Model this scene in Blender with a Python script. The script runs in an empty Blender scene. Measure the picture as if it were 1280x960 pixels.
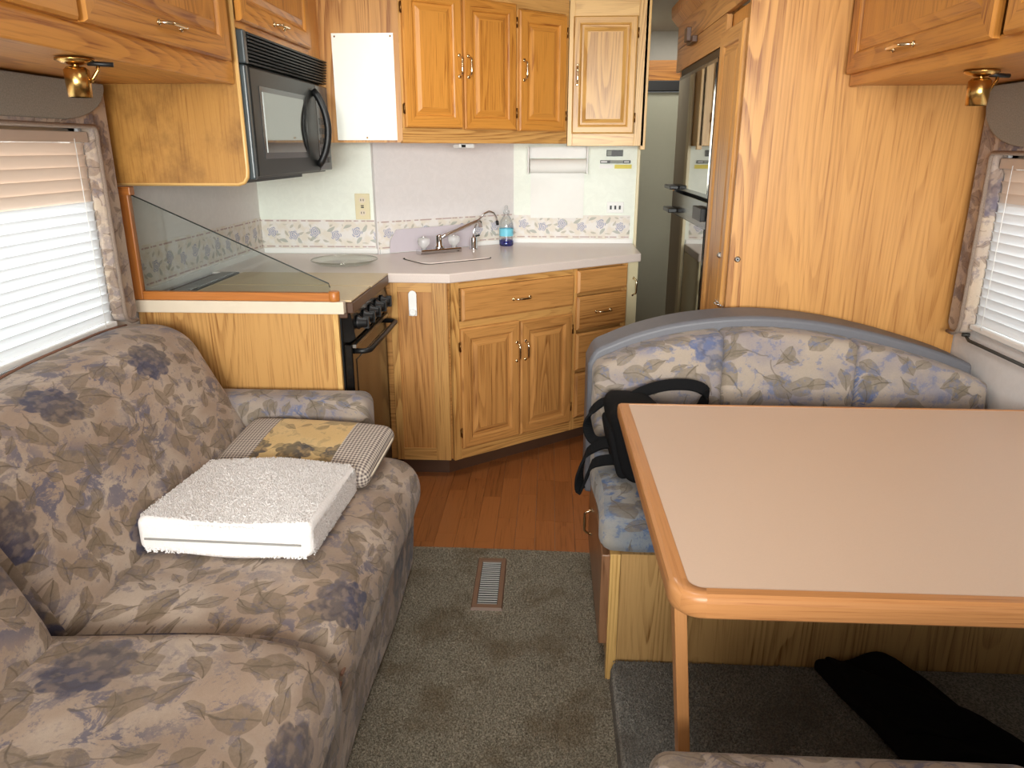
import bpy, math, random
from mathutils import Vector, Matrix
random.seed(7)
PI = math.pi
S = bpy.context.scene
COL = S.collection

# ------------------------------------------------------------------ camera
cam_d = bpy.data.cameras.new('camera')
cam_d.sensor_width = 36.0
cam_d.lens = 930.0 / 1280.0 * 36.0
cam_d.clip_start = 0.02
cam = bpy.data.objects.new('camera', cam_d); COL.objects.link(cam)
cam.location = (0, 0, 1.42)
cam.rotation_euler = (math.radians(90 - 17.6), 0, math.radians(2.9))
S.camera = cam

# ------------------------------------------------------------------ world, lights, exposure
S.view_settings.view_transform = 'Standard'
S.view_settings.look = 'None'
S.view_settings.gamma = 1.0
S.view_settings.use_curve_mapping = False
S.view_settings.exposure = -0.10
W = bpy.data.worlds.new('world'); S.world = W
W.use_nodes = True
wn = W.node_tree.nodes; wl = W.node_tree.links
wn['Background'].inputs[0].default_value = (0.97, 0.99, 1.0, 1)
wn['Background'].inputs[1].default_value = 1.0

def area(name, loc, rot, sx, sy, power, col=(1, 1, 1), spread=180):
    d = bpy.data.lights.new(name, 'AREA'); d.shape = 'RECTANGLE'
    d.size = sx; d.size_y = sy; d.energy = power; d.color = col; d.spread = math.radians(spread)
    o = bpy.data.objects.new(name, d); COL.objects.link(o)
    o.location = loc; o.rotation_euler = rot
    return o
# daylight standing in the windshield, the two cab side windows and behind the blinds
area('windshield_daylight', (0, -1.62, 1.50), (math.radians(90), 0, 0), 2.3, 0.85, 44, (1.0, 1.0, 0.95), 75)
area('left_cab_window_daylight', (-1.40, -0.75, 1.35), (math.radians(90), 0, math.radians(-90)), 0.9, 0.7, 5, (0.98, 1.0, 0.96))
area('right_cab_window_daylight', (1.34, -0.75, 1.35), (math.radians(90), 0, math.radians(90)), 0.9, 0.7, 5, (0.98, 1.0, 0.96))
area('left_window_daylight', (-1.66, 1.5, 1.2), (math.radians(90), 0, math.radians(-90)), 1.7, 0.75, 34, (1.0, 0.995, 0.97))
area('right_window_daylight', (1.60, 1.5, 1.2), (math.radians(90), 0, math.radians(90)), 1.7, 0.7, 16, (0.97, 0.99, 1.0))
area('kitchen_ceiling_fill', (-0.15, 2.75, 2.122), (0, 0, 0), 0.34, 0.34, 7, (1.0, 1.0, 0.96))  # added ceiling fill that lifts the counter and kitchen walls, no known vent
area('lounge_ceiling_fill', (0.0, 0.95, 2.122), (0, 0, 0), 0.36, 0.36, 6, (1.0, 1.0, 0.98))  # overhead fill added to brighten table top, sofa tops and carpet
area('passage_ceiling_fill', (0.80, 4.75, 2.122), (0, 0, 0), 0.3, 0.3, 5, (1.0, 0.98, 0.9))  # unseen fill added so the passage is less dark

# ------------------------------------------------------------------ colour + node helpers
def lin(c):
    return tuple(((v / 255) / 12.92 if v / 255 <= 0.04045 else ((v / 255 + 0.055) / 1.055) ** 2.4) for v in c) + (1.0,)

class NT:
    def __init__(s, name):
        s.m = bpy.data.materials.new(name); s.m.use_nodes = True
        s.t = s.m.node_tree; s.n = s.t.nodes; s.l = s.t.links
        s.b = s.n['Principled BSDF']; s.out = s.n['Material Output']
    def node(s, typ, **kw):
        n = s.n.new(typ)
        for k, v in kw.items(): setattr(n, k, v)
        return n
    def put(s, sock, v):
        if isinstance(v, bpy.types.NodeSocket): s.l.new(v, sock)
        elif v is not None: sock.default_value = v
    def math(s, op, a, b=0.0, c=None, clamp=False):
        n = s.node('ShaderNodeMath', operation=op, use_clamp=clamp)
        s.put(n.inputs[0], a); s.put(n.inputs[1], b)
        if c is not None: s.put(n.inputs[2], c)
        return n.outputs[0]
    def vec(s, op, a, b=None):
        n = s.node('ShaderNodeVectorMath', operation=op)
        s.put(n.inputs[0], a)
        if b is not None: s.put(n.inputs[1], b)
        return n.outputs['Value'] if op in ('LENGTH', 'DOT_PRODUCT', 'DISTANCE') else n.outputs[0]
    def comb(s, x=0.0, y=0.0, z=0.0):
        n = s.node('ShaderNodeCombineXYZ')
        for i, v in enumerate((x, y, z)): s.put(n.inputs[i], v)
        return n.outputs[0]
    def sep(s, v):
        n = s.node('ShaderNodeSeparateXYZ'); s.put(n.inputs[0], v); return n.outputs
    def noise(s, v, scale=5, detail=2, rough=0.5, dist=0.0, col=False):
        n = s.node('ShaderNodeTexNoise'); s.put(n.inputs['Vector'], v)
        n.inputs['Scale'].default_value = scale; n.inputs['Detail'].default_value = detail
        n.inputs['Roughness'].default_value = rough; n.inputs['Distortion'].default_value = dist
        return n.outputs['Color' if col else 'Fac']
    def mix(s, f, a, b, mode='MIX'):
        n = s.node('ShaderNodeMix', data_type='RGBA', blend_type=mode)
        s.put(n.inputs[0], f); s.put(n.inputs[6], a); s.put(n.inputs[7], b)
        return n.outputs[2]
    def ss(s, v, lo, hi):
        n = s.node('ShaderNodeMapRange', interpolation_type='SMOOTHSTEP')
        s.put(n.inputs[0], v); n.inputs[1].default_value = lo; n.inputs[2].default_value = hi
        return n.outputs[0]
    def ramp(s, v, stops):
        n = s.node('ShaderNodeValToRGB'); s.put(n.inputs[0], v)
        e = n.color_ramp.elements
        while len(e) < len(stops): e.new(0.5)
        for k, (p, c) in enumerate(stops): e[k].position = p; e[k].color = c
        return n.outputs[0]
    def uv(s):
        return s.node('ShaderNodeUVMap').outputs[0]
    def rnd(s):
        return s.node('ShaderNodeObjectInfo').outputs['Random']
    def obj(s):
        return s.node('ShaderNodeTexCoord').outputs['Object']
    def bump(s, h, strength=0.3, dist=0.01):
        n = s.node('ShaderNodeBump'); n.inputs['Strength'].default_value = strength
        n.inputs['Distance'].default_value = dist; s.put(n.inputs['Height'], h)
        s.l.new(n.outputs[0], s.b.inputs['Normal'])
    def set(s, **kw):
        for k, v in kw.items():
            s.put(s.b.inputs[{'col': 'Base Color', 'rough': 'Roughness', 'metal': 'Metallic', 'spec': 'Specular IOR Level',
                              'trans': 'Transmission Weight', 'ior': 'IOR', 'coat': 'Coat Weight', 'sheen': 'Sheen Weight', 'alpha': 'Alpha'}[k]], v)
        return s

M = {}
def plain(name, c, rough=0.5, metal=0.0, spec=0.5, var=0.04, scale=30, bump=0.0):
    t = NT(name); base = lin(c)
    f = t.noise(t.obj(), scale, 3)
    d = tuple(v * (1 - var * 3) for v in base[:3]) + (1,)
    u = tuple(min(1, v * (1 + var * 3)) for v in base[:3]) + (1,)
    t.set(col=t.mix(f, d, u), rough=rough, metal=metal, spec=spec)
    if bump: t.bump(t.noise(t.obj(), scale * 8, 2), bump, 0.002)
    M[name] = t.m; return t.m

def oak(name, light, dark, ring=1.0, rough=0.38, stain=None, coat=0.15, vary=0.2, wide=1.0):
    t = NT(name)
    x, y, z = t.sep(t.uv()); r = t.rnd()
    x = t.math('MULTIPLY', x, 1.0 / wide); y = t.math('MULTIPLY', y, 1.0 / wide)
    off = t.math('MULTIPLY', r, 37.0)
    jit = t.noise(t.comb(t.math('MULTIPLY', x, 40), t.math('MULTIPLY', y, 3.0), off), 1.0, 2)
    v1 = t.comb(t.math('MULTIPLY', x, 7.5), t.math('MULTIPLY', y, 0.55), off)
    n1 = t.math('ADD', t.noise(v1, 1.0, 1.0, 0.35, 0.1), t.math('MULTIPLY', jit, 0.016))
    fr = t.math('FRACT', t.math('MULTIPLY', n1, 24.0))
    line = t.math('MULTIPLY', t.ss(fr, 0.15, 0.9), t.math('SUBTRACT', 1.0, t.ss(fr, 0.9, 1.0)))
    # cathedral lines fade in and out across the board
    zone = t.ss(t.noise(t.comb(t.math('MULTIPLY', x, 6.0), t.math('MULTIPLY', y, 0.4), off), 1.0, 1), 0.40, 0.62)
    line = t.math('MULTIPLY', line, t.math('ADD', 0.30, t.math('MULTIPLY', zone, 0.70)))
    pores = t.noise(t.comb(t.math('MULTIPLY', x, 210), t.math('MULTIPLY', y, 5), off), 1.0, 3, 0.65)
    pm = t.ss(pores, 0.47, 0.70)
    broad = t.noise(t.comb(t.math('MULTIPLY', x, 13), t.math('MULTIPLY', y, 0.8), off), 1.0, 2)
    f = t.math('ADD', t.math('MULTIPLY', line, 0.52 * ring), t.math('MULTIPLY', pm, t.math('ADD', 0.30, t.math('MULTIPLY', line, 0.45))))
    f = t.math('ADD', f, t.math('MULTIPLY', t.math('SUBTRACT', broad, 0.5), 0.7))
    f = t.math('ADD', f, t.math('MULTIPLY', t.math('SUBTRACT', r, 0.5), vary), clamp=True)
    col = t.mix(f, lin(light), lin(dark))
    if stain:
        sn = t.noise(t.comb(t.math('MULTIPLY', x, 7), t.math('MULTIPLY', y, 5), 3.0), 1.0, 5, 0.7)
        col = t.mix(t.math('MULTIPLY', t.ss(sn, 0.40, 0.75), 0.62), col, lin(stain))
    t.set(col=col, rough=rough, coat=coat, spec=0.4); t.b.inputs['Coat Roughness'].default_value = 0.25
    t.bump(t.math('MULTIPLY', pm, -1.0), 0.08, 0.001)
    M[name] = t.m; return t.m

oak('oak_orange', (206, 140, 62), (138, 74, 22))
oak('oak_upper', (206, 140, 60), (146, 84, 26), ring=0.5)
oak('oak_base', (198, 142, 80), (124, 74, 30), ring=0.8)
oak('oak_light', (222, 180, 112), (166, 114, 54), ring=1.0)
oak('oak_pale_door', (212, 164, 92), (160, 110, 50), ring=1.0)
oak('oak_weathered_shaded', (146, 106, 76), (104, 70, 46), ring=0.6)  # weathered drawer oak, with the shade on that face mixed into the colour
oak('oak_frame', (208, 158, 92), (138, 88, 40), ring=0.9)
oak('oak_panel', (202, 148, 84), (142, 88, 38), ring=1.2, coat=0.15, wide=1.25)
oak('oak_end', (202, 154, 92), (140, 90, 42), ring=0.9)
oak('oak_stained', (186, 136, 68), (138, 88, 34), ring=0.3, stain=(96, 58, 22))
oak('oak_table', (196, 138, 86), (160, 102, 58), ring=0.4)
oak('oak_bench', (192, 152, 98), (130, 90, 46), ring=1.0)
oak('oak_guard', (190, 118, 54), (140, 76, 28), ring=0.6)
oak('vinyl_plank', (160, 98, 52), (108, 60, 26), ring=0.3, rough=0.36, vary=0.45)

plain('cream', (226, 212, 190), 0.45, var=0.015)
plain('cream_cover', (206, 184, 146), 0.35, var=0.02)
plain('brown_trim', (84, 58, 42), 0.4)
plain('laminate_counter', (222, 208, 200), 0.28, var=0.025, scale=220)
plain('table_laminate', (210, 183, 161), 0.5, var=0.012, scale=300)
plain('white', (238, 238, 236), 0.5, var=0.01)
plain('board_white', (246, 248, 240), 0.45, var=0.006)
plain('lilac_board', (204, 196, 204), 0.5, var=0.01)
plain('ivory', (226, 214, 176), 0.4, var=0.01)
plain('black_gloss', (16, 16, 16), 0.16, var=0.0)
plain('black', (20, 20, 21), 0.45, var=0.02)
plain('black_nylon', (10, 10, 12), 0.8, spec=0.2, var=0.1, scale=300, bump=0.3)
plain('charcoal_cloth', (16, 15, 15), 0.95, spec=0.1, var=0.1, scale=80, bump=0.4)
plain('oven_glass', (52, 42, 30), 0.12, var=0.0)
plain('mw_body', (28, 31, 30), 0.38, spec=0.3, var=0.0)
plain('mw_edge', (66, 76, 80), 0.3, var=0.0)
plain('grey_vinyl', (100, 100, 106), 0.5, var=0.03, scale=60, bump=0.15)
plain('grey_felt', (152, 147, 138), 0.95, spec=0.1, var=0.12, scale=260, bump=0.5)
plain('ceiling_paint', (182, 180, 172), 0.8, var=0.02)
plain('shell_grey', (150, 148, 142), 0.8)
plain('corridor_door', (168, 168, 150), 0.6, var=0.01)
plain('corridor_wall', (176, 166, 148), 0.7, var=0.01)
plain('chrome', (225, 225, 228), 0.08, metal=1.0, var=0.0)
plain('steel', (170, 168, 164), 0.3, metal=1.0, var=0.02)
plain('brass', (196, 156, 92), 0.24, metal=1.0, var=0.02)
plain('pull_metal', (226, 208, 176), 0.14, metal=1.0, var=0.0)
plain('hinge_bronze', (128, 92, 52), 0.35, metal=1.0)
plain('register_brown', (120, 92, 74), 0.5)
plain('louvre_grey', (158, 156, 152), 0.5)
plain('dark_gap', (12, 11, 10), 0.9)
plain('towel_paper', (240, 240, 236), 0.9, var=0.008)
plain('label_grey', (128, 132, 124), 0.5)
plain('label_yellow', (224, 208, 92), 0.6)
plain('label_white', (244, 244, 242), 0.6)
plain('bottle_label', (120, 206, 230), 0.4)
plain('braid', (150, 132, 118), 0.85, var=0.15, scale=400, bump=0.6)
plain('piping_brown', (128, 92, 74), 0.8)
plain('grille_dark', (52, 56, 54), 0.5)
plain('cord_dark', (60, 58, 54), 0.6)

t = NT('fridge_mirror'); t.set(col=lin((150, 148, 140)), rough=0.035, metal=1.0); M['fridge_mirror'] = t.m
t = NT('mw_glass'); t.set(col=lin((120, 122, 118)), rough=0.06, metal=1.0); M['mw_glass'] = t.m
def glass(name, c, tfac=0.9, rough=0.02, gl_=0.5):
    t = NT(name)
    tr = t.node('ShaderNodeBsdfTransparent'); tr.inputs[0].default_value = c
    gl = t.node('ShaderNodeBsdfGlossy'); gl.inputs['Roughness'].default_value = rough
    lw = t.node('ShaderNodeLayerWeight'); lw.inputs[0].default_value = 0.25
    f = t.math('ADD', t.math('MULTIPLY', lw.outputs['Fresnel'], gl_), 1 - tfac, clamp=True)
    mx = t.node('ShaderNodeMixShader'); t.l.new(f, mx.inputs[0]); t.l.new(tr.outputs[0], mx.inputs[1]); t.l.new(gl.outputs[0], mx.inputs[2])
    t.l.new(mx.outputs[0], t.out.inputs[0]); M[name] = t.m
glass('guard_glass', (0.90, 0.93, 0.92, 1), 0.97, 0.02, 0.25)
glass('window_glass', (0.95, 0.98, 0.98, 1), 0.96)
glass('clear_plastic', (0.95, 0.97, 0.98, 1), 0.93, 0.05)
glass('plate_glass', (0.96, 0.97, 0.95, 1), 0.95, 0.05, 0.4)
t = NT('acrylic'); t.set(col=lin((240, 240, 240)), rough=0.1, trans=0.6); M['acrylic'] = t.m
glass('blue_liquid', (0.05, 0.2, 0.75, 1), 0.9)
t = NT('blind_slat')
d = t.node('ShaderNodeBsdfDiffuse'); d.inputs[0].default_value = lin((236, 238, 240))
tr = t.node('ShaderNodeBsdfTranslucent'); tr.inputs[0].default_value = lin((232, 238, 244))
mx = t.node('ShaderNodeMixShader'); mx.inputs[0].default_value = 0.10
t.l.new(d.outputs[0], mx.inputs[1]); t.l.new(tr.outputs[0], mx.inputs[2]); t.l.new(mx.outputs[0], t.out.inputs[0]); M['blind_slat'] = t.m
t = NT('blind_rail')
d = t.node('ShaderNodeBsdfDiffuse'); d.inputs[0].default_value = lin((210, 190, 174))
tr = t.node('ShaderNodeBsdfTranslucent'); tr.inputs[0].default_value = lin((210, 190, 174))
mx = t.node('ShaderNodeMixShader'); mx.inputs[0].default_value = 0.09
t.l.new(d.outputs[0], mx.inputs[1]); t.l.new(tr.outputs[0], mx.inputs[2]); t.l.new(mx.outputs[0], t.out.inputs[0]); M['blind_rail'] = t.m

def wallpaper(name, c):
    t = NT(name); b = lin(c)
    n = t.noise(t.uv(), 26, 5, 0.65, 1.2)
    f = t.ss(n, 0.40, 0.62)
    t.set(col=t.mix(f, tuple(v * 0.965 for v in b[:3]) + (1,), b), rough=0.6, spec=0.3)
    M[name] = t.m
wallpaper('wallpaper', (240, 246, 236))
wallpaper('wallpaper_lilac', (232, 228, 228))
wallpaper('wallpaper_side', (236, 233, 232))

# flower print: cells that each carry one turned leaf or one scalloped bloom
def cell(t, v, seed, rand=0.75):
    n = t.node('ShaderNodeTexVoronoi', voronoi_dimensions='2D', feature='F1')
    t.put(n.inputs['Vector'], t.vec('ADD', v, (seed, seed * 1.7, 0))); n.inputs['Scale'].default_value = 1.0
    n.inputs['Randomness'].default_value = rand
    rel = t.vec('SUBTRACT', t.vec('ADD', v, (seed, seed * 1.7, 0)), n.outputs['Position'])
    cr, cg, cb = t.sep(n.outputs['Color'])
    ro = t.node('ShaderNodeVectorRotate', rotation_type='Z_AXIS')
    t.put(ro.inputs['Vector'], rel); t.put(ro.inputs['Angle'], t.math('MULTIPLY', cr, 6.283))
    return ro.outputs[0], cr, cg, cb
def leaf(t, v, seed, L, Wd, gate):
    p, cr, cg, cb = cell(t, v, seed)
    x, y, z = t.sep(p)
    y = t.math('ADD', y, t.math('MULTIPLY', t.math('MULTIPLY', x, x), 0.35))
    xn = t.math('DIVIDE', x, L)
    prof = t.math('MULTIPLY', t.math('SUBTRACT', 1.0, t.math('MULTIPLY', xn, xn)), t.math('ADD', 1.0, t.math('MULTIPLY', xn, 0.35)))
    d = t.math('SUBTRACT', t.math('MULTIPLY', prof, Wd), t.math('ABSOLUTE', y))
    m = t.math('MULTIPLY', t.ss(d, 0.0, 0.03), t.math('GREATER_THAN', cg, gate))
    rib = t.math('MULTIPLY', t.math('SUBTRACT', 1.0, t.ss(t.math('ABSOLUTE', y), 0.006, 0.022)), m)
    stem = t.math('MULTIPLY', t.math('SUBTRACT', 1.0, t.ss(t.math('ABSOLUTE', y), 0.01, 0.028)),
                  t.math('MULTIPLY', t.math('LESS_THAN', x, 0.0), t.math('GREATER_THAN', cg, gate)))
    return m, rib, stem, cb
def bloom(t, v, seed, R, gate):
    p, cr, cg, cb = cell(t, v, seed, 0.6)
    x, y, z = t.sep(p)
    an = t.math('ARCTAN2', y, x)
    rr = t.math('SQRT', t.math('ADD', t.math('MULTIPLY', x, x), t.math('MULTIPLY', t.math('MULTIPLY', y, y), 1.5)))
    edge = t.math('MULTIPLY', R, t.math('ADD', 1.0, t.math('MULTIPLY', t.math('ABSOLUTE', t.math('COSINE', t.math('MULTIPLY', an, 4.5))), 0.24)))
    g = t.math('GREATER_THAN', cg, gate)
    m = t.math('MULTIPLY', t.ss(t.math('SUBTRACT', edge, rr), 0.0, 0.04), g)
    inner = t.math('MULTIPLY', t.math('SUBTRACT', 1.0, t.ss(t.math('ABSOLUTE', t.math('SUBTRACT', rr, t.math('MULTIPLY', edge, 0.6))), 0.0, 0.05)), g)
    half = t.ss(x, -0.12, 0.12)
    return m, inner, half
def floral(name, base, base2, leafc, bluec, flowerc, size=0.15, blotch=0.5, leafy=0.3, bloomy=0.72):
    t = NT(name)
    uv = t.uv(); v = t.vec('MULTIPLY', uv, (1 / size, 1 / size, 0))
    wob = t.vec('MULTIPLY', t.vec('SUBTRACT', t.noise(v, 2.2, 2, col=True), (0.5, 0.5, 0.5)), (0.22, 0.22, 0))
    v = t.vec('ADD', v, wob)
    fine = t.noise(uv, 170, 3, 0.6)
    col = t.mix(t.ss(t.noise(uv, 5.5, 3), 0.38, 0.64), lin(base), lin(base2))
    bn = t.noise(uv, 12.0, 6, 0.75, 0.5)
    area_ = t.ss(t.noise(uv, 3.3, 2), 0.45, 0.62)
    bm = t.math('MULTIPLY', t.ss(bn, 0.49, 0.57), area_)
    col = t.mix(t.math('MULTIPLY', bm, blotch), col, lin(bluec))
    for sd, sc, L, Wd, gate in ((3.1, 1.0, 0.41, 0.28, leafy), (9.7, 1.45, 0.45, 0.24, leafy + 0.1), (15.3, 1.9, 0.45, 0.20, leafy + 0.3)):
        m, rib, stem, cb = leaf(t, t.vec('MULTIPLY', v, (sc, sc, 0)), sd, L, Wd, gate)
        col = t.mix(t.math('MULTIPLY', stem, 0.5), col, lin(tuple(c * 0.75 for c in leafc)))
        tone = t.mix(cb, lin(leafc), lin(tuple(c * 0.84 + 18 for c in leafc)))
        col = t.mix(t.math('MULTIPLY', m, t.math('ADD', 0.20, t.math('MULTIPLY', t.noise(uv, 60, 4, 0.7), 0.85)), clamp=True), col, tone)
        col = t.mix(t.math('MULTIPLY', rib, 0.45), col, lin(tuple(c * 0.7 for c in leafc)))
    m, inner, half = bloom(t, t.vec('MULTIPLY', v, (0.55, 0.55, 0)), 5.3, 0.34, bloomy)
    fc = t.mix(half, lin(flowerc), lin(tuple(0.45 * a + 0.55 * b for a, b in zip(flowerc, leafc))))
    fc = t.mix(t.math('MULTIPLY', t.ss(t.noise(uv, 34, 4), 0.45, 0.6), 0.4), fc, lin(base))
    fc = t.mix(t.math('MULTIPLY', inner, 0.5), fc, lin(tuple(c * 0.7 for c in flowerc)))
    col = t.mix(t.math('MULTIPLY', m, 0.9), col, fc)
    sp = t.noise(uv, 22, 5, 0.75)
    col = t.mix(t.math('MULTIPLY', t.math('MULTIPLY', t.ss(sp, 0.53, 0.60), t.math('SUBTRACT', 1.0, t.math('MULTIPLY', area_, 0.5))), 0.5), col, lin(bluec))
    wv = t.math('ADD', 0.80, t.math('MULTIPLY', t.math('ADD', fine, t.noise(uv, 14, 4, 0.7)), 0.20))
    col = t.mix(1.0, col, t.comb(wv, wv, wv), 'MULTIPLY')
    t.set(col=col, rough=0.9, spec=0.15, sheen=0.15)
    t.bump(t.noise(uv, 600, 2), 0.25, 0.002)
    M[name] = t.m
floral('sofa_floral', (162, 140, 122), (182, 164, 148), (122, 104, 84), (98, 94, 110), (68, 68, 90), size=0.135, blotch=0.85, leafy=0.20, bloomy=0.66)
floral('dinette_floral', (162, 148, 134), (142, 132, 130), (114, 102, 86), (88, 102, 138), (86, 96, 128), size=0.125, blotch=0.9, leafy=0.3, bloomy=0.86)
floral('dinette_seat_floral', (156, 150, 142), (130, 136, 144), (116, 102, 86), (60, 90, 138), (78, 94, 134), size=0.13, blotch=0.85, leafy=0.55, bloomy=0.8)
floral('border_floral', (190, 170, 150), (178, 160, 148), (134, 112, 98), (110, 104, 116), (104, 96, 110), size=0.095, blotch=0.7, leafy=0.3, bloomy=0.7)
floral('pillow_floral', (202, 168, 112), (208, 178, 126), (130, 110, 72), (150, 130, 90), (64, 62, 66), size=0.085, blotch=0.2, leafy=0.62, bloomy=0.62)

# wallpaper border: cream strip, blue flowers, broken pink lines top and bottom
t = NT('border_print'); uv = t.uv(); x, y, z = t.sep(uv)
v = t.vec('MULTIPLY', uv, (11, 11, 0))
col = t.mix(t.ss(t.noise(uv, 22, 3), 0.4, 0.6), lin((226, 218, 206)), lin((232, 228, 224)))
mid = t.math('MULTIPLY', t.ss(y, 0.022, 0.034), t.math('SUBTRACT', 1.0, t.ss(y, 0.112, 0.124)))
for sd, sc, gate, c in ((2.2, 1.6, 0.3, (150, 158, 150)), (7.4, 2.3, 0.35, (168, 164, 150))):
    m, rib, stem, cb = leaf(t, t.vec('MULTIPLY', v, (sc, sc, 0)), sd, 0.45, 0.16, gate)
    col = t.mix(t.math('MULTIPLY', t.math('MULTIPLY', m, mid), 0.65), col, lin(c))
fx = t.math('SUBTRACT', t.math('FRACT', t.math('DIVIDE', x, 0.105)), 0.5)
fxx = t.math('MULTIPLY', fx, 0.105)
fyy = t.math('SUBTRACT', y, t.math('ADD', 0.074, t.math('MULTIPLY', t.math('SINE', t.math('MULTIPLY', x, 29.9)), 0.008)))
fyy = t.math('ADD', fyy, t.math('MULTIPLY', t.math('SUBTRACT', t.noise(uv, 60, 2), 0.5), 0.02))
rr = t.math('SQRT', t.math('ADD', t.math('MULTIPLY', fxx, fxx), t.math('MULTIPLY', fyy, fyy)))
ang = t.math('ARCTAN2', fyy, fxx)
edge = t.math('ADD', 0.026, t.math('MULTIPLY', t.math('COSINE', t.math('MULTIPLY', ang, 5.0)), 0.004))
fm = t.ss(t.math('SUBTRACT', edge, rr), 0.0, 0.004)
petal = t.math('FRACT', t.math('ADD', t.math('MULTIPLY', rr, 110), t.math('MULTIPLY', ang, 0.32)))
fc = t.mix(t.ss(petal, 0.3, 0.8), lin((222, 214, 212)), lin((126, 140, 176)))
col = t.mix(t.math('MULTIPLY', fm, 0.85), col, fc)
dash = t.ss(t.noise(t.comb(t.math('MULTIPLY', x, 34), 0.0, 0.0), 1.0, 1), 0.42, 0.5)
ln = t.math('ADD', t.math('SUBTRACT', 1.0, t.ss(t.math('ABSOLUTE', t.math('SUBTRACT', y, 0.136)), 0.002, 0.004)),
            t.math('SUBTRACT', 1.0, t.ss(t.math('ABSOLUTE', t.math('SUBTRACT', y, 0.012)), 0.002, 0.004)))
col = t.mix(t.math('MULTIPLY', t.math('MULTIPLY', ln, dash), 0.7), col, lin((164, 128, 128)))
t.set(col=col, rough=0.6, spec=0.3); M['border_print'] = t.m

# gingham check
t = NT('gingham'); x, y, z = t.sep(t.uv())
a = t.math('GREATER_THAN', t.math('FRACT', t.math('DIVIDE', x, 0.0105)), 0.5)
b = t.math('GREATER_THAN', t.math('FRACT', t.math('DIVIDE', y, 0.0105)), 0.5)
t.set(col=t.mix(t.math('MULTIPLY', t.math('ADD', a, b), 0.5), lin((206, 194, 180)), lin((104, 92, 92))), rough=0.9, spec=0.1); M['gingham'] = t.m

# carpet
def carpet(name, c1, c2, dirt):
    t = NT(name); o = t.node('ShaderNodeNewGeometry').outputs['Position']
    f = t.noise(o, 190, 3, 0.7)
    col = t.mix(t.ss(f, 0.35, 0.65), lin(c2), lin(c1))
    col = t.mix(t.math('MULTIPLY', t.ss(t.noise(o, 5.0, 4, 0.6), 0.45, 0.68), 0.55), col, lin(dirt))
    t.set(col=col, rough=1.0, spec=0.05); t.bump(t.noise(o, 260, 3), 0.6, 0.006); M[name] = t.m
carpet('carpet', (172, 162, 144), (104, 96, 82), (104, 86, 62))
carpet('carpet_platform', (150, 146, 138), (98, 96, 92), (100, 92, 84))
t = NT('fleece'); o = t.obj()
t.set(col=t.mix(t.noise(o, 120, 3), lin((246, 240, 238)), lin((255, 253, 251))), rough=1.0, spec=0.05)
t.bump(t.noise(o, 150, 3), 0.5, 0.004); M['fleece'] = t.m
t = NT('sock_lining'); t.set(col=lin((222, 216, 214)), rough=0.9); M['fleece_side'] = t.m

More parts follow.
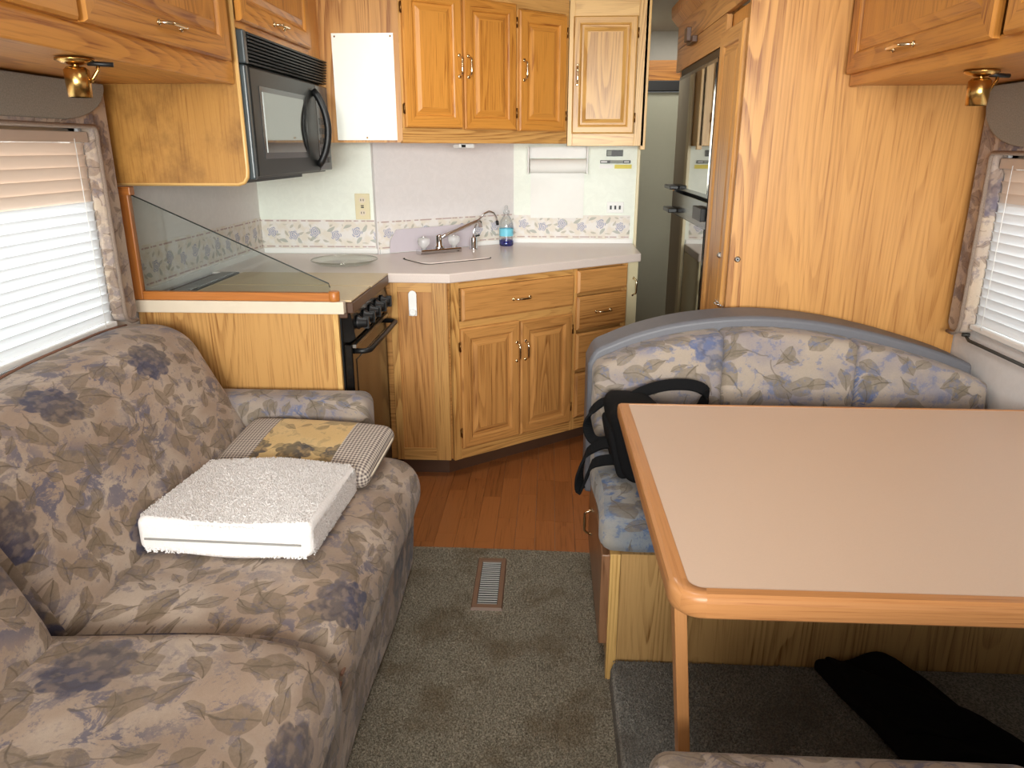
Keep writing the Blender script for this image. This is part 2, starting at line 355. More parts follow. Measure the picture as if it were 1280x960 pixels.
# ------------------------------------------------------------------ mesh helpers
TM = {}
class MB:
    def __init__(s): s.v = []; s.f = []; s.u = []; s.sm = []
    def face(s, idx, uv, smooth=False): s.f.append(tuple(idx)); s.u.append(uv); s.sm.append(smooth)
    def quad(s, pts, uv=None, smooth=False):
        k = len(s.v); s.v += [tuple(p) for p in pts]
        s.face(range(k, k + len(pts)), uv or [(0, 0)] * len(pts), smooth)
    def box(s, a, b, grain='z'):
        x0, y0, z0 = [min(p, q) for p, q in zip(a, b)]; x1, y1, z1 = [max(p, q) for p, q in zip(a, b)]
        k = len(s.v)
        s.v += [(x0, y0, z0), (x1, y0, z0), (x1, y1, z0), (x0, y1, z0), (x0, y0, z1), (x1, y0, z1), (x1, y1, z1), (x0, y1, z1)]
        gi = 'xyz'.index(grain)
        for q, ax in (((0, 1, 5, 4), 1), ((2, 3, 7, 6), 1), ((1, 2, 6, 5), 0), ((3, 0, 4, 7), 0), ((4, 5, 6, 7), 2), ((3, 2, 1, 0), 2)):
            axes = [i for i in range(3) if i != ax]
            al = gi if gi in axes else axes[1]
            ac = axes[0] if axes[1] == al else axes[1]
            s.face([k + i for i in q], [(s.v[k + i][ac] + s.v[k + i][ax], s.v[k + i][al]) for i in q])
        return s
    def prism(s, poly, lo, hi, axis='z', grain=None):
        def P(p, h): return {'z': (p[0], p[1], h), 'y': (p[0], h, p[1]), 'x': (h, p[0], p[1])}[axis]
        n = len(poly); k = len(s.v)
        s.v += [P(p, lo) for p in poly] + [P(p, hi) for p in poly]
        sw = (lambda p: (p[1], p[0])) if grain == 'u' else (lambda p: (p[0], p[1]))
        s.face(range(k + n - 1, k - 1, -1), [sw(poly[i]) for i in range(n - 1, -1, -1)])
        s.face(range(k + n, k + 2 * n), [sw(p) for p in poly])
        d = 0.0
        for i in range(n):
            j = (i + 1) % n; e = math.dist(poly[i], poly[j])
            u = [(lo, d), (lo, d + e), (hi, d + e), (hi, d)]
            s.face((k + i, k + j, k + n + j, k + n + i), u); d += e
        return s
    def loft(s, rings, closed=True, cap0=False, cap1=False, smooth=True, uvf=None):
        k = len(s.v); n = len(rings[0])
        for r in rings: s.v += [tuple(p) for p in r]
        acc = 0.0
        for i in range(len(rings) - 1):
            step = math.dist(rings[i][0], rings[i + 1][0]); d = 0.0
            for j in range(n if closed else n - 1):
                j2 = (j + 1) % n; e = math.dist(rings[i][j], rings[i][j2])
                q = (k + i * n + j, k + i * n + j2, k + (i + 1) * n + j2, k + (i + 1) * n + j)
                uv = [uvf(s.v[t_]) for t_ in q] if uvf else [(d, acc), (d + e, acc), (d + e, acc + step), (d, acc + step)]
                s.face(q, uv, smooth); d += e
            acc += step
        if cap0: s.face([k + j for j in range(n - 1, -1, -1)], [(0, 0)] * n)
        if cap1: s.face([k + (len(rings) - 1) * n + j for j in range(n)], [(0, 0)] * n)
        return s
    def tube(s, path, r, n=10, closed=False, caps=True, flat=1.0):
        path = [Vector(p) for p in path]; rings = []
        m = len(path); prev = None
        for i, p in enumerate(path):
            a = path[(i - 1) % m] if (i or closed) else p; b = path[(i + 1) % m] if (i < m - 1 or closed) else p
            tg = (b - a).normalized()
            if prev is None:
                up = Vector((0, 0, 1)) if abs(tg.z) < 0.9 else Vector((1, 0, 0)); nx = tg.cross(up).normalized()
            else:
                nx = (prev - tg * prev.dot(tg)).normalized()
            prev = nx; ny = tg.cross(nx)
            rr = r[i] if isinstance(r, (list, tuple)) else r
            rings.append([p + nx * (rr * math.cos(2 * PI * j / n)) + ny * (rr * flat * math.sin(2 * PI * j / n)) for j in range(n)])
        if closed: rings.append(rings[0])
        return s.loft(rings, True, caps and not closed, caps and not closed)
    def lathe(s, prof, c=(0, 0, 0), n=24, axis='z', cap0=True, cap1=True):
        rings = []
        for r, h in prof:
            ring = []
            for j in range(n):
                a = 2 * PI * j / n; p = (r * math.cos(a), r * math.sin(a), h)
                if axis == 'y': p = (p[0], -p[2], p[1])
                if axis == 'x': p = (p[2], p[0], p[1])
                ring.append((c[0] + p[0], c[1] + p[1], c[2] + p[2]))
            rings.append(ring)
        return s.loft(rings, True, cap0, cap1)
    def cushion(s, a, b, r, n=12, crown=0.0, fn=None, uvf=None, axis=2, pinch=0.0):
        """rounded box, puffed along `axis`"""
        c = [(p + q) / 2 for p, q in zip(a, b)]; h = [abs(q - p) / 2 for p, q in zip(a, b)]
        r = min(r, *h) * 0.999
        par = []
        for ax in range(3):
            e = r / h[ax]
            inner = [-(1 - e) + 2 * (1 - e) * i / n for i in range(n + 1)]
            edge = [1 - e * (1 - math.sin(PI / 2 * 0 + q * PI / 8)) if False else (1 - e) + e * q / 4 for q in (1, 2, 3, 4)]
            par.append([-q for q in reversed(edge)] + inner + edge)
        key = {}
        def vert(p):
            w = [p[i] * h[i] for i in range(3)]
            q = [max(-(h[i] - r), min(h[i] - r, w[i])) for i in range(3)]
            d = Vector([w[i] - q[i] for i in range(3)])
            if d.length > 1e-9: d.normalize()
            o = [q[i] + d[i] * r for i in range(3)]
            i1, i2 = [i for i in range(3) if i != axis]
            f = (1 - (o[i1] / h[i1]) ** 2) * (1 - (o[i2] / h[i2]) ** 2)
            f = max(0, f) ** 0.6
            o[axis] += math.copysign(crown * f, o[axis]) * min(1, abs(o[axis]) / h[axis])
            if pinch:
                o[axis] *= 1 - pinch * (o[i1] / h[i1]) ** 4 * (o[i2] / h[i2]) ** 4
            o = [o[i] + c[i] for i in range(3)]
            if fn: o = list(fn(*o))
            kk = tuple(round(t_, 6) for t_ in o)
            if kk not in key: key[kk] = len(s.v); s.v.append(tuple(o))
            return key[kk]
        for ax in range(3):
            i1, i2 = [(1, 2), (2, 0), (0, 1)][ax]
            for sg in (-1, 1):
                for i in range(len(par[i1]) - 1):
                    for j in range(len(par[i2]) - 1):
                        q = []
                        for di, dj in ((0, 0), (1, 0), (1, 1), (0, 1)):
                            p = [0, 0, 0]; p[ax] = sg; p[i1] = par[i1][i + di]; p[i2] = par[i2][j + dj]
                            q.append(vert(p))
                        if sg < 0: q.reverse()
                        q2 = [q[k] for k in range(4) if q[k] != q[k - 1]]
                        if len(q2) < 3: continue
                        pts = [s.v[t_] for t_ in q2]
                        s.face(q2, [uvf(p, ax) if uvf else ((p[0], p[1]) if ax == 2 else (p[0], p[2]) if ax == 1 else (p[1], p[2])) for p in pts], True)
        return s

def mesh_object(name, mb, mat):
    me = bpy.data.meshes.new(name)
    me.from_pydata(mb.v, [], mb.f); me.update()
    ul = me.uv_layers.new(name='UVMap')
    flat = []
    for u in mb.u:
        for p in u: flat += [p[0], p[1]]
    ul.data.foreach_set('uv', flat)
    me.polygons.foreach_set('use_smooth', mb.sm)
    me.materials.append(M[mat] if isinstance(mat, str) else mat)
    o = bpy.data.objects.new(name, me); COL.objects.link(o)
    return o

def thing(name, loc=(0, 0, 0), rotz=0.0, label=None, cat=None, group=None, kind=None):
    o = bpy.data.objects.new(name, None); COL.objects.link(o); o.empty_display_size = 0.05
    o.location = loc; o.rotation_euler = (0, 0, rotz)
    TM[o.name] = Matrix.Translation(loc) @ Matrix.Rotation(rotz, 4, 'Z')
    if label: o['label'] = label
    if cat: o['category'] = cat
    if group: o['group'] = group
    if kind: o['kind'] = kind
    return o

def part(parent, name, mb, mat, world=False, bevel=0.0, seg=2, sub=0, label=None, kind=None, frame=None):
    """verts in the thing's own frame (or world); the part's origin goes to its middle"""
    base = frame if frame is not None else parent
    Tf = Matrix.Identity(4) if (world or base is None) else TM[base.name]
    Tp = TM[parent.name] if parent is not None else Matrix.Identity(4)
    L = Tp.inverted() @ Tf
    vs = [L @ Vector(v) for v in mb.v]
    lo = Vector([min(v[i] for v in vs) for i in range(3)]); hi = Vector([max(v[i] for v in vs) for i in range(3)])
    c = (lo + hi) / 2
    if parent is None: c.z = lo.z
    mb.v = [tuple(v - c) for v in vs]
    o = mesh_object(name, mb, mat)
    o.location = c
    if parent is not None: o.parent = parent
    TM[o.name] = Tp @ Matrix.Translation(c)
    if bevel:
        m = o.modifiers.new('bevel', 'BEVEL'); m.width = bevel; m.segments = seg; m.limit_method = 'ANGLE'; m.angle_limit = math.radians(40)
    if sub:
        m = o.modifiers.new('sub', 'SUBSURF'); m.levels = sub; m.render_levels = sub
    if label: o['label'] = label
    if kind: o['kind'] = kind
    return o

def solo(name, mb, mat, label=None, cat=None, group=None, kind=None, **kw):
    o = part(None, name, mb, mat, world=True, **kw)
    if label: o['label'] = label
    if cat: o['category'] = cat
    if group: o['group'] = group
    if kind: o['kind'] = kind
    return o
def B(a, b, grain='z'): return MB().box(a, b, grain)

# ------------------------------------------------------------------ cabinet pieces (front faces local -Y)
def rect_rings(x0, x1, z0, z1, spec):
    return [[(x0 + i, y, z0 + i), (x1 - i, y, z0 + i), (x1 - i, y, z1 - i), (x0 + i, y, z1 - i)] for i, y in spec]
def ring_mesh(rings, cap=True, capgrain='z'):
    mb = MB(); k = 0
    for r in rings: mb.v += r
    for i in range(len(rings) - 1):
        for j in range(4):
            j2 = (j + 1) % 4; q = (i * 4 + j, i * 4 + j2, i * 4 + 4 + j2, i * 4 + 4 + j)
            if j in (1, 3): uv = [(mb.v[t_][0] + mb.v[t_][1], mb.v[t_][2]) for t_ in q]
            else: uv = [(mb.v[t_][2] + mb.v[t_][1], mb.v[t_][0]) for t_ in q]
            mb.face(q, uv)
    if cap:
        n = len(rings) - 1; q = [n * 4 + j for j in range(4)]
        mb.face(q, [((mb.v[t_][0], mb.v[t_][2]) if capgrain == 'z' else (mb.v[t_][2], mb.v[t_][0])) for t_ in q])
    return mb

def pull(parent, frame, x, y, z, L=0.085, vert=True, stand=0.026, mat='pull_metal', name='handle'):
    pts = []
    for q in range(13):
        s_ = q / 12; a = (s_ - 0.5) * L
        d = stand * (min(1, s_ / 0.14, (1 - s_) / 0.14)) ** 0.6 if 0 < s_ < 1 else 0.0
        pts.append((x, y - d, z + a) if vert else (x + a, y - d, z))
    mb = MB().tube(pts, [0.0052 if 3 < q < 9 else 0.0042 for q in range(13)], 8)
    for s_ in (-1, 1):
        c = (x, y, z + s_ * L / 2) if vert else (x + s_ * L / 2, y, z)
        mb.lathe([(0.008, 0.0), (0.008, 0.003), (0.005, 0.005)], c, 10, 'y')
    return part(parent, name, mb, mat, frame=frame)

def hinge(parent, frame, x, y, z):
    mb = MB().tube([(x, y - 0.005, z - 0.022), (x, y - 0.005, z + 0.022)], 0.004, 8)
    mb.box((x - 0.005, y - 0.003, z - 0.018), (x + 0.005, y, z + 0.018))
    return part(parent, 'hinge', mb, 'hinge_bronze', frame=frame)

def cab_door(cab, x0, x1, z0, z1, yb, t, mat, fw=0.048, hx=None, hz=None, hvert=True, hingeside=0, panelgrain='z', hl=0.085):
    yf = yb - t
    d = part(cab, 'door', ring_mesh(rect_rings(x0, x1, z0, z1, [(0, yb), (0, yf + 0.006), (0.006, yf), (fw - 0.006, yf), (fw, yf + 0.003), (fw + 0.004, yf + 0.010), (fw + 0.012, yf + 0.011)]), cap=False), mat)
    part(d, 'panel', ring_mesh(rect_rings(x0, x1, z0, z1, [(fw + 0.005, yb - 0.001), (fw + 0.006, yf + 0.0095), (fw + 0.014, yf + 0.009), (fw + 0.031, yf + 0.002), (fw + 0.035, yf + 0.002)]), True, panelgrain), mat, frame=cab)
    if hx is not None: pull(d, cab, hx, yf, hz, hl, hvert)
    if hingeside:
        xx = x0 - 0.004 if hingeside < 0 else x1 + 0.004
        for f in (0.14, 0.86): hinge(d, cab, xx, yf + 0.012, z0 + (z1 - z0) * f)
    return d

def cab_drawer(cab, x0, x1, z0, z1, yb, t, mat, handle=True):
    yf = yb - t
    d = part(cab, 'drawer', ring_mesh(rect_rings(x0, x1, z0, z1, [(0, yb), (0, yf + 0.008), (0.010, yf), (0.012, yf)]), True, 'x'), mat)
    if handle: pull(d, cab, (x0 + x1) / 2, yf, (z0 + z1) / 2, 0.09, False)
    return d

# ================================================================== THE SETTING
XL, XR = -1.42, 1.36
CZ = 2.13
def wall_with_hole(name, x0, x1, ya, yb, hy0, hy1, hz0, hz1, mat):
    mb = MB()
    for a, b in (((ya, 0), (hy0, CZ)), ((hy1, 0), (yb, CZ)), ((hy0, 0), (hy1, hz0)), ((hy0, hz1), (hy1, CZ))):
        mb.box((x0, a[0], a[1]), (x1, b[0], b[1]), 'z')
    return solo(name, mb, mat, kind='structure')
# side walls with the lounge windows; the cab end stays open at its own windows
wall_with_hole('wall_left', XL - 0.05, XL, 0.1, 3.66, 0.55, 2.29, 0.86, 1.48, 'wallpaper_side')
wall_with_hole('wall_right', XR, XR + 0.05, 0.1, 2.52, 0.55, 2.39, 0.86, 1.42, 'wallpaper_side')
solo('wall_left_cab', MB().box((XL - .05, -1.7, 0), (XL, 0.1, .95)).box((XL - .05, -1.7, 1.75), (XL, .1, CZ)).box((XL - .05, -1.7, .95), (XL, -1.25, 1.75)).box((XL - .05, -.25, .95), (XL, .1, 1.75)), 'shell_grey', kind='structure')
solo('wall_right_cab', MB().box((XR, -1.7, 0), (XR + .05, 0.1, .95)).box((XR, -1.7, 1.75), (XR + .05, .1, CZ)).box((XR, -1.7, .95), (XR + .05, -1.25, 1.75)).box((XR, -.25, .95), (XR + .05, .1, 1.75)), 'shell_grey', kind='structure')
solo('wall_front_cab', MB().box((XL - .05, -1.75, 0), (XR + .05, -1.7, .95)).box((XL - .05, -1.75, 1.95), (XR + .05, -1.7, CZ)).box((XL - .05, -1.75, .95), (-1.2, -1.7, 1.95)).box((1.2, -1.75, .95), (XR + .05, -1.7, 1.95)), 'shell_grey', kind='structure')
solo('ceiling', B((XL - .05, -1.75, CZ), (XR + .3, 5.4, CZ + .04)), 'ceiling_paint', kind='structure')

solo('trim_11', MB().box((-.36, 2.54, 2.112), (.06, 2.575, CZ)).box((-.36, 2.925, 2.112), (.06, 2.96, CZ)).box((-.36, 2.575, 2.112), (-.325, 2.925, CZ)).box((.025, 2.575, 2.112), (.06, 2.925, CZ)), 'white', kind='structure')  # made-up ceiling frame around the added kitchen fill
solo('trim_12', MB().box((-.22, .73, 2.112), (.22, .765, CZ)).box((-.22, 1.135, 2.112), (.22, 1.17, CZ)).box((-.22, .765, 2.112), (-.185, 1.135, CZ)).box((.185, .765, 2.112), (.22, 1.135, CZ)), 'white', kind='structure')  # matching made-up frame for the added lounge fill
def wall_poly(name, p0, p1, z0, z1, thick, mat, side=1):
    """upright wall from p0 to p1, its face on the p0-p1 line, thickness behind"""
    p0 = Vector((p0[0], p0[1])); p1 = Vector((p1[0], p1[1])); d = (p1 - p0).normalized(); n = Vector((-d.y, d.x)) * thick * side
    q = [p0, p1, p1 + n, p0 + n]; k = MB(); L = (p1 - p0).length
    k.v = [(a.x, a.y, z0) for a in q] + [(a.x, a.y, z1) for a in q]
    for f, uv in (((0, 1, 5, 4), [(0, z0), (L, z0), (L, z1), (0, z1)]), ((1, 2, 6, 5), None), ((2, 3, 7, 6), None), ((3, 0, 4, 7), None), ((4, 5, 6, 7), None), ((3, 2, 1, 0), None)):
        k.face(f, uv or [(0, 0), (thick, 0), (thick, 1), (0, 1)])
    return solo(name, k, mat, kind='structure')
WA, WB_ = (-0.84, 3.632), (-0.20, 4.132)
wall_poly('wall_kitchen_side', (XL, 3.652), (-0.84, 3.652), 0, CZ, 0.04, 'wallpaper')
wall_poly('wall_kitchen_corner', WA, WB_, 0, CZ, 0.03, 'wallpaper_lilac')
wall_poly('wall_kitchen_back', (-0.215, 4.132), (0.455, 4.132), 0, CZ, 0.05, 'wallpaper')
solo('trim_1', B((0.452, 4.120, 0), (0.468, 4.19, 2.10)), 'ivory', kind='structure', bevel=.003)
# the passage behind the kitchen
solo('wall_rear', MB().box((0.2, 5.25, 1.955), (1.7, 5.30, CZ)).box((0.2, 5.25, 0), (0.50, 5.30, 1.955)).box((1.05, 5.25, 0), (1.7, 5.30, 1.955)), 'ceiling_paint', kind='structure')
solo('wall_passage_left', B((0.40, 4.19, 0), (0.455, 5.25, CZ)), 'corridor_wall', kind='structure')
solo('wall_passage_right', B((1.20, 3.98, 0), (1.24, 5.25, CZ)), 'corridor_wall', kind='structure')
solo('trim_2', B((0.46, 5.20, 1.835), (1.19, 5.248, 1.955), 'x'), 'oak_orange', kind='structure')
dr = thing('door_1', (0.75, 5.22, 0), kind='structure')
part(dr, 'door_leaf', B((-.25, -.02, 0.02), (.43, .02, 1.765)), 'corridor_door', bevel=.006)
part(dr, 'track', B((-.28, -.05, 1.768), (.44, .028, 1.832)), 'black', bevel=.004)
part(dr, 'door_knob', MB().lathe([(.012, 0), (.012, .02), (.024, .03), (.024, .045), (.01, .05)], (-.2, -.02, .95), 16, 'y'), 'steel')

# floor: sub floor, vinyl planks, carpet
fl = solo('floor', B((XL - .05, -1.75, -.05), (XR + .3, 5.4, -.008)), 'shell_grey', kind='structure')
CARPET_END = 2.42
pw = 0.076
proto = None; nn = 0
for i, xi in enumerate([-0.80 + k * pw for k in range(18)]):
    yy = CARPET_END - 0.10 - random.random() * 0.4
    while yy < 5.2:
        Lp = 0.38
        a, b = max(yy, CARPET_END - 0.02), min(yy + Lp, 5.2)
        if b - a > 0.02 and not (xi > 0.62):
            o = part(fl, 'floor_plank', B((xi, a + .0006, -.008), (xi + pw - .0012, b - .0006, 0), 'y'), 'vinyl_plank', world=True)
        yy += Lp
def arcx(u, w, d): return d * (1 - (2 * u - 1) ** 2)
mb = MB()
# carpet with its slightly bowed far edge
N = 24; x0c, x1c = XL, 0.20
ptsn = [(x0c, -1.7), (x1c, -1.7)]
far = [(x1c - (x1c - x0c) * i / N, CARPET_END + 0.02 - 0.03 * ((i / N - 0.35) ** 2) * 4) for i in range(N + 1)]
poly = [(x0c, -1.7), (x1c, -1.7)] + far
mb.prism(poly, -.008, 0.004)
cp = solo('floor_carpet', mb, 'carpet', kind='structure')

def tufts(name, region, n, mat, h, parent, w=0.0032, seed=1, zf=lambda x, y: 0.004):
    rd = random.Random(seed); v = []; f = []
    for k in range(n):
        x, y = region(rd)
        a = rd.random() * 2 * PI; hh = h * (0.6 + 0.8 * rd.random()); lx, ly = (rd.random() - .5) * h * 1.4, (rd.random() - .5) * h * 1.4
        z = zf(x, y); i = len(v)
        for q in range(3):
            b = a + q * 2.0944; v.append((x + w * math.cos(b), y + w * math.sin(b), z - 0.001))
        v.append((x + lx, y + ly, z + hh))
        f += [(i, i + 1, i + 3), (i + 1, i + 2, i + 3), (i + 2, i, i + 3)]
    m_ = MB(); m_.v = v; m_.f = f; m_.u = [[(0, 0)] * 3] * len(f); m_.sm = [True] * len(f)
    return part(parent, name, m_, mat, world=True, kind='stuff')
def reg(rd):
    while True:
        x = -0.56 + rd.random() * 0.75; y = 1.15 + rd.random() * 1.27
        if not (-0.243 < x < -0.132 and 2.03 < y < 2.375): return x, y
tufts('carpet_pile', reg, 42000, 'carpet', 0.006, cp, seed=3)

# raised carpeted floor of the dinette bay
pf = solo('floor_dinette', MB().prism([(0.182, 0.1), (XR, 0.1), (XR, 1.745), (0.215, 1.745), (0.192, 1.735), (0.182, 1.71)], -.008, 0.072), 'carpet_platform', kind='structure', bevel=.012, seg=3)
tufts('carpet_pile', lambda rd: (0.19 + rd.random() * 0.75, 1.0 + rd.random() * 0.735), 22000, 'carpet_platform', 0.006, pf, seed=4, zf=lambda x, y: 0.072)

# wallpaper border strips and backsplash lips
def strip(name, p0, p1, z0, h, out, mat, thick=0.0015):
    d = Vector((p1[0] - p0[0], p1[1] - p0[1])); L = d.length; d.normalize(); n = Vector((d.y, -d.x)) * out
    k = MB(); q = [Vector(p0) + n, Vector(p1) + n, Vector(p1) + n * .05, Vector(p0) + n * .05]
    k.v = [(a.x, a.y, z0) for a in q] + [(a.x, a.y, z0 + h) for a in q]
    k.face((0, 1, 5, 4), [(0, 0), (L, 0), (L, h), (0, h)])
    for f in ((1, 2, 6, 5), (2, 3, 7, 6), (3, 0, 4, 7), (4, 5, 6, 7), (3, 2, 1, 0)): k.face(f, [(0, 0)] * 4)
    return solo(name, k, mat, kind='structure')
strip('trim_3', (XL, 2.46), (XL, 3.652), 0.948, 0.148, 0.002, 'border_print')
strip('trim_4', (XL + .003, 3.652), (-0.842, 3.652), 0.945, 0.142, 0.002, 'border_print')
strip('trim_5', (WA[0] + .003, WA[1] + .003), WB_, 0.940, 0.140, 0.002, 'border_print')
strip('trim_6', (-0.20, 4.132), (0.430, 4.132), 0.945, 0.128, 0.002, 'border_print')
strip('trim_7', (XL + .012, 3.65), (-0.845, 3.65), 0.9255, 0.024, 0.012, 'white')
strip('trim_8', (WA[0] + .006, WA[1] + .004), (WB_[0] + .006, WB_[1] + .004), 0.9255, 0.020, 0.012, 'white')
strip('trim_9', (-0.205, 4.13), (0.445, 4.13), 0.9255, 0.022, 0.012, 'white')
strip('trim_10', (XL, 2.47), (XL, 3.64), 0.9255, 0.024, 0.012, 'white')

# ------------------------------------------------------------------ windows with blinds and upholstered surrounds
def window(idx, side, y0, y1, z0, z1):
    X = XL if side < 0 else XR; s = side
    w = thing('window_%d' % idx, (X + s * .03, (y0 + y1) / 2, z0), kind='structure')
    part(w, 'frame', MB().box((X + s * .012, y0, z0), (X + s * .045, y1, z0 + .03), 'y').box((X + s * .012, y0, z1 - .03), (X + s * .045, y1, z1), 'y').box((X + s * .012, y0, z0), (X + s * .045, y0 + .03, z1)).box((X + s * .012, y1 - .03, z0), (X + s * .045, y1, z1)), 'steel', world=True)
    part(w, 'pane', B((X + s * .028, y0 + .03, z0 + .03), (X + s * .032, y1 - .03, z1 - .03)), 'window_glass', world=True)
    return w
window(1, -1, 0.55, 2.29, 0.86, 1.48)
window(2, 1, 0.55, 2.39, 0.86, 1.42)

def blind(side, y0, y1, z0, z1, tilt, label, pitch=0.0285, wslat=0.0315, top_stack=5):
    X = (XL if side < 0 else XR) - side * 0.014
    b = thing('window_blind', (X, (y0 + y1) / 2, z0), label=label, cat='blind')
    part(b, 'head_rail', B((X - .016, y0, z1 - .03), (X + .016, y1, z1)), 'blind_rail', world=True, bevel=.003)
    part(b, 'bottom_rail', B((X - .014, y0, z0), (X + .014, y1, z0 + .016)), 'white', world=True, bevel=.003)
    sm = None; z = z0 + .035; k = 0
    def slat(tl, wd):
        mb = MB(); rings = []
        for yy in (y0 + .003, y1 - .003):
            r = []
            for q in range(5):
                a = (q - 2) / 2 * wd / 2; cr = 0.0035 * (1 - (a / (wd / 2)) ** 2)
                r.append((a * math.cos(tl) - cr * math.sin(tl), yy, a * math.sin(tl) + cr * math.cos(tl)))
            rings.append(r)
        mb.loft(rings, closed=False); mb.v = [(X + p[0], p[1], p[2]) for p in mb.v]
        return mb
    zt = z1 - .035 - top_stack * 0.034
    while z < zt:
        mb = slat(tilt * -side, wslat); mb.v = [(p[0], p[1], p[2] + z) for p in mb.v]
        part(b, 'slat', mb, 'blind_slat', world=True); z += pitch
    for q in range(top_stack):
        mb = slat(math.radians(78) * -side, 0.036); mb.v = [(p[0], p[1], p[2] + zt + .020 + q * 0.034) for p in mb.v]
        part(b, 'folded_slat', mb, 'blind_rail', world=True)
    for yy in (y1 - .07, y1 - .75, y0 + .1):
        part(b, 'cord', MB().tube([(X - side * .017, yy, z0 + .01), (X - side * .017, yy, z1 - .02)], .0012, 5), 'white', world=True)
    return b
blind(-1, 0.57, 2.285, 0.872, 1.466, math.radians(76), 'white slatted blind in the window above the sofa')
blind(1, 0.57, 2.375, 0.872, 1.391, math.radians(76), 'white slatted blind in the window beside the dinette', top_stack=3)

def surround(side, yi, yo, zb, zt, ztop, label):
    """upholstered window surround: padded floral jamb and header, grey felt inset, cord along the inner edge"""
    X = XL if side < 0 else XR; s = -side
    t_ = thing('window_surround', (X, yi, zb), label=label, cat='window trim')
    def pad(poly, d0, d1):
        m_ = MB(); m_.prism(poly, X + s * d0 if s > 0 else X + s * d1, X + s * d1 if s > 0 else X + s * d0, 'x')
        return m_
    cx = yo - .03
    jamb = [(yi, zb + .03), (yi + .008, zb + .008), (yi + .03, zb), (yo - .02, zb), (yo, zb + .02), (yo, ztop), (yi - .02, ztop), (yi, zt)]
    part(t_, 'floral_jamb', pad(jamb, .001, .044), 'border_floral', world=True, bevel=.010, seg=3)
    head = [(0.5, zt)] + [(yi - .02, zt), (yi - .005, ztop - .0), (yi - .05, ztop)] + [(0.5, ztop)]
    part(t_, 'floral_header', pad([(0.5, zt - .0), (yi + .006, zt), (yi + .006, ztop), (0.5, ztop)], .001, .050), 'border_floral', world=True, bevel=.008, seg=3)
    arc = [(0.5, zt + .022)]
    for q in range(13):
        a = q / 12 * PI / 2
        arc.append((yi - .17 + .235 * math.sin(a), zt + .022 + min(.12, ztop - zt - .030) * (1 - math.cos(a))))
    arc += [(yi + .065, ztop - .002), (0.5, ztop - .002)]
    part(t_, 'felt_inset', pad(arc, .030, .060), 'grey_felt', world=True, bevel=.004, seg=2)
    path = [(X + s * .054, 0.52, zt + .006), (X + s * .054, yi - .012, zt + .006)]
    n_ = 40
    for q in range(n_ + 1): path.append((X + s * .054, yi - .002 + .001 * math.sin(q * 1.3), zt - .004 - (zt - zb - .03) * q / n_))
    path += [(X + s * .054, yi + .008, zb + .010), (X + s * .054, yi + .03, zb - .001), (X + s * .054, yo - .03, zb - .001)]
    part(t_, 'cord_edging', MB().tube(path, .0065, 7), 'braid', world=True)
surround(-1, 2.295, 2.385, 0.878, 1.475, 1.606, 'floral upholstered window surround with grey felt header above the sofa')
surround(1, 2.385, 2.480, 0.850, 1.400, 1.598, 'floral upholstered window surround with grey felt header beside the dinette')
# little blind bracket under the right window
br = solo('blind_bracket', MB().tube([(XR - .02, 2.40, .845), (XR - .03, 2.36, .838), (XR - .03, 2.05, .838)], .005, 6).lathe([(.012, 0), (.012, .01)], (XR - .02, 2.40, .842), 10), 'cord_dark',
     'small dark hold-down rod under the blind beside the dinette', 'bracket')

# ================================================================== KITCHEN
A38 = math.radians(38)
# ---- base cabinet with angled front
sc = thing('sink_cabinet', (-0.42, 3.07, 0), A38, 'angled oak sink cabinet with two doors, drawers and flat side panel', 'cabinet')
body = MB().prism([(-1.41, 3.075), (-0.665, 3.075), (-0.427, 3.075), (0.366, 3.695), (0.366, 4.128), (-0.205, 4.128), (-0.83, 3.636), (-0.84, 3.648), (-1.41, 3.648)], 0.085, 0.884)
part(sc, 'carcass', body, 'oak_base', world=True)
toe = MB().prism([(-0.655, 3.115), (-0.445, 3.115), (0.335, 3.735), (0.335, 4.10), (-0.30, 3.98), (-0.655, 3.60)], 0.0, 0.085)
part(sc, 'toe_kick', toe, 'brown_trim', world=True)
ff = MB()
LC = 1.005
for a, b, g in (((0, -.018, .085), (.036, 0, .884), 'z'), ((.655, -.018, .085), (.685, 0, .884), 'z'), ((LC - .022, -.018, .085), (LC, 0, .884), 'z'),
                ((.036, -.018, .858), (.655, 0, .884), 'x'), ((.036, -.018, .675), (.655, 0, .715), 'x'), ((.036, -.018, .085), (.655, 0, .14), 'x'), ((.335, -.018, .14), (.36, 0, .675), 'z'),
                ((.685, -.018, .085), (LC - .022, 0, .14), 'x')):
    ff.box(a, b, g)
part(sc, 'face_frame', ff, 'oak_frame', bevel=.001)
cab_drawer(sc, .044, .655, .716, .857, -.018, .018, 'oak_base')
cab_door(sc, .036, .342, .137, .684, -.018, .018, 'oak_base', hx=.324, hz=.545, hingeside=-1)
cab_door(sc, .350, .650, .137, .678, -.018, .018, 'oak_base', hx=.372, hz=.545, hingeside=1)
for z0, z1 in ((.768, .876), (.592, .752), (.392, .574), (.150, .376)):
    cab_drawer(sc, .678, .994, z0, z1, -.018, .018, 'oak_base', handle=z0 < .7)
part(sc, 'side_panel', B((-0.642, 3.068, .12), (-0.485, 3.076, .872)), 'oak_base', world=True, bevel=.001)
part(sc, 'side_frame', MB().box((-0.668, 3.058, .085), (-0.637, 3.075, .884)).box((-0.492, 3.058, .085), (-0.427, 3.075, .884)).box((-0.637, 3.058, .845), (-0.492, 3.075, .884), 'x').box((-0.637, 3.058, .085), (-0.492, 3.075, .14), 'x'), 'oak_frame', world=True, bevel=.001)
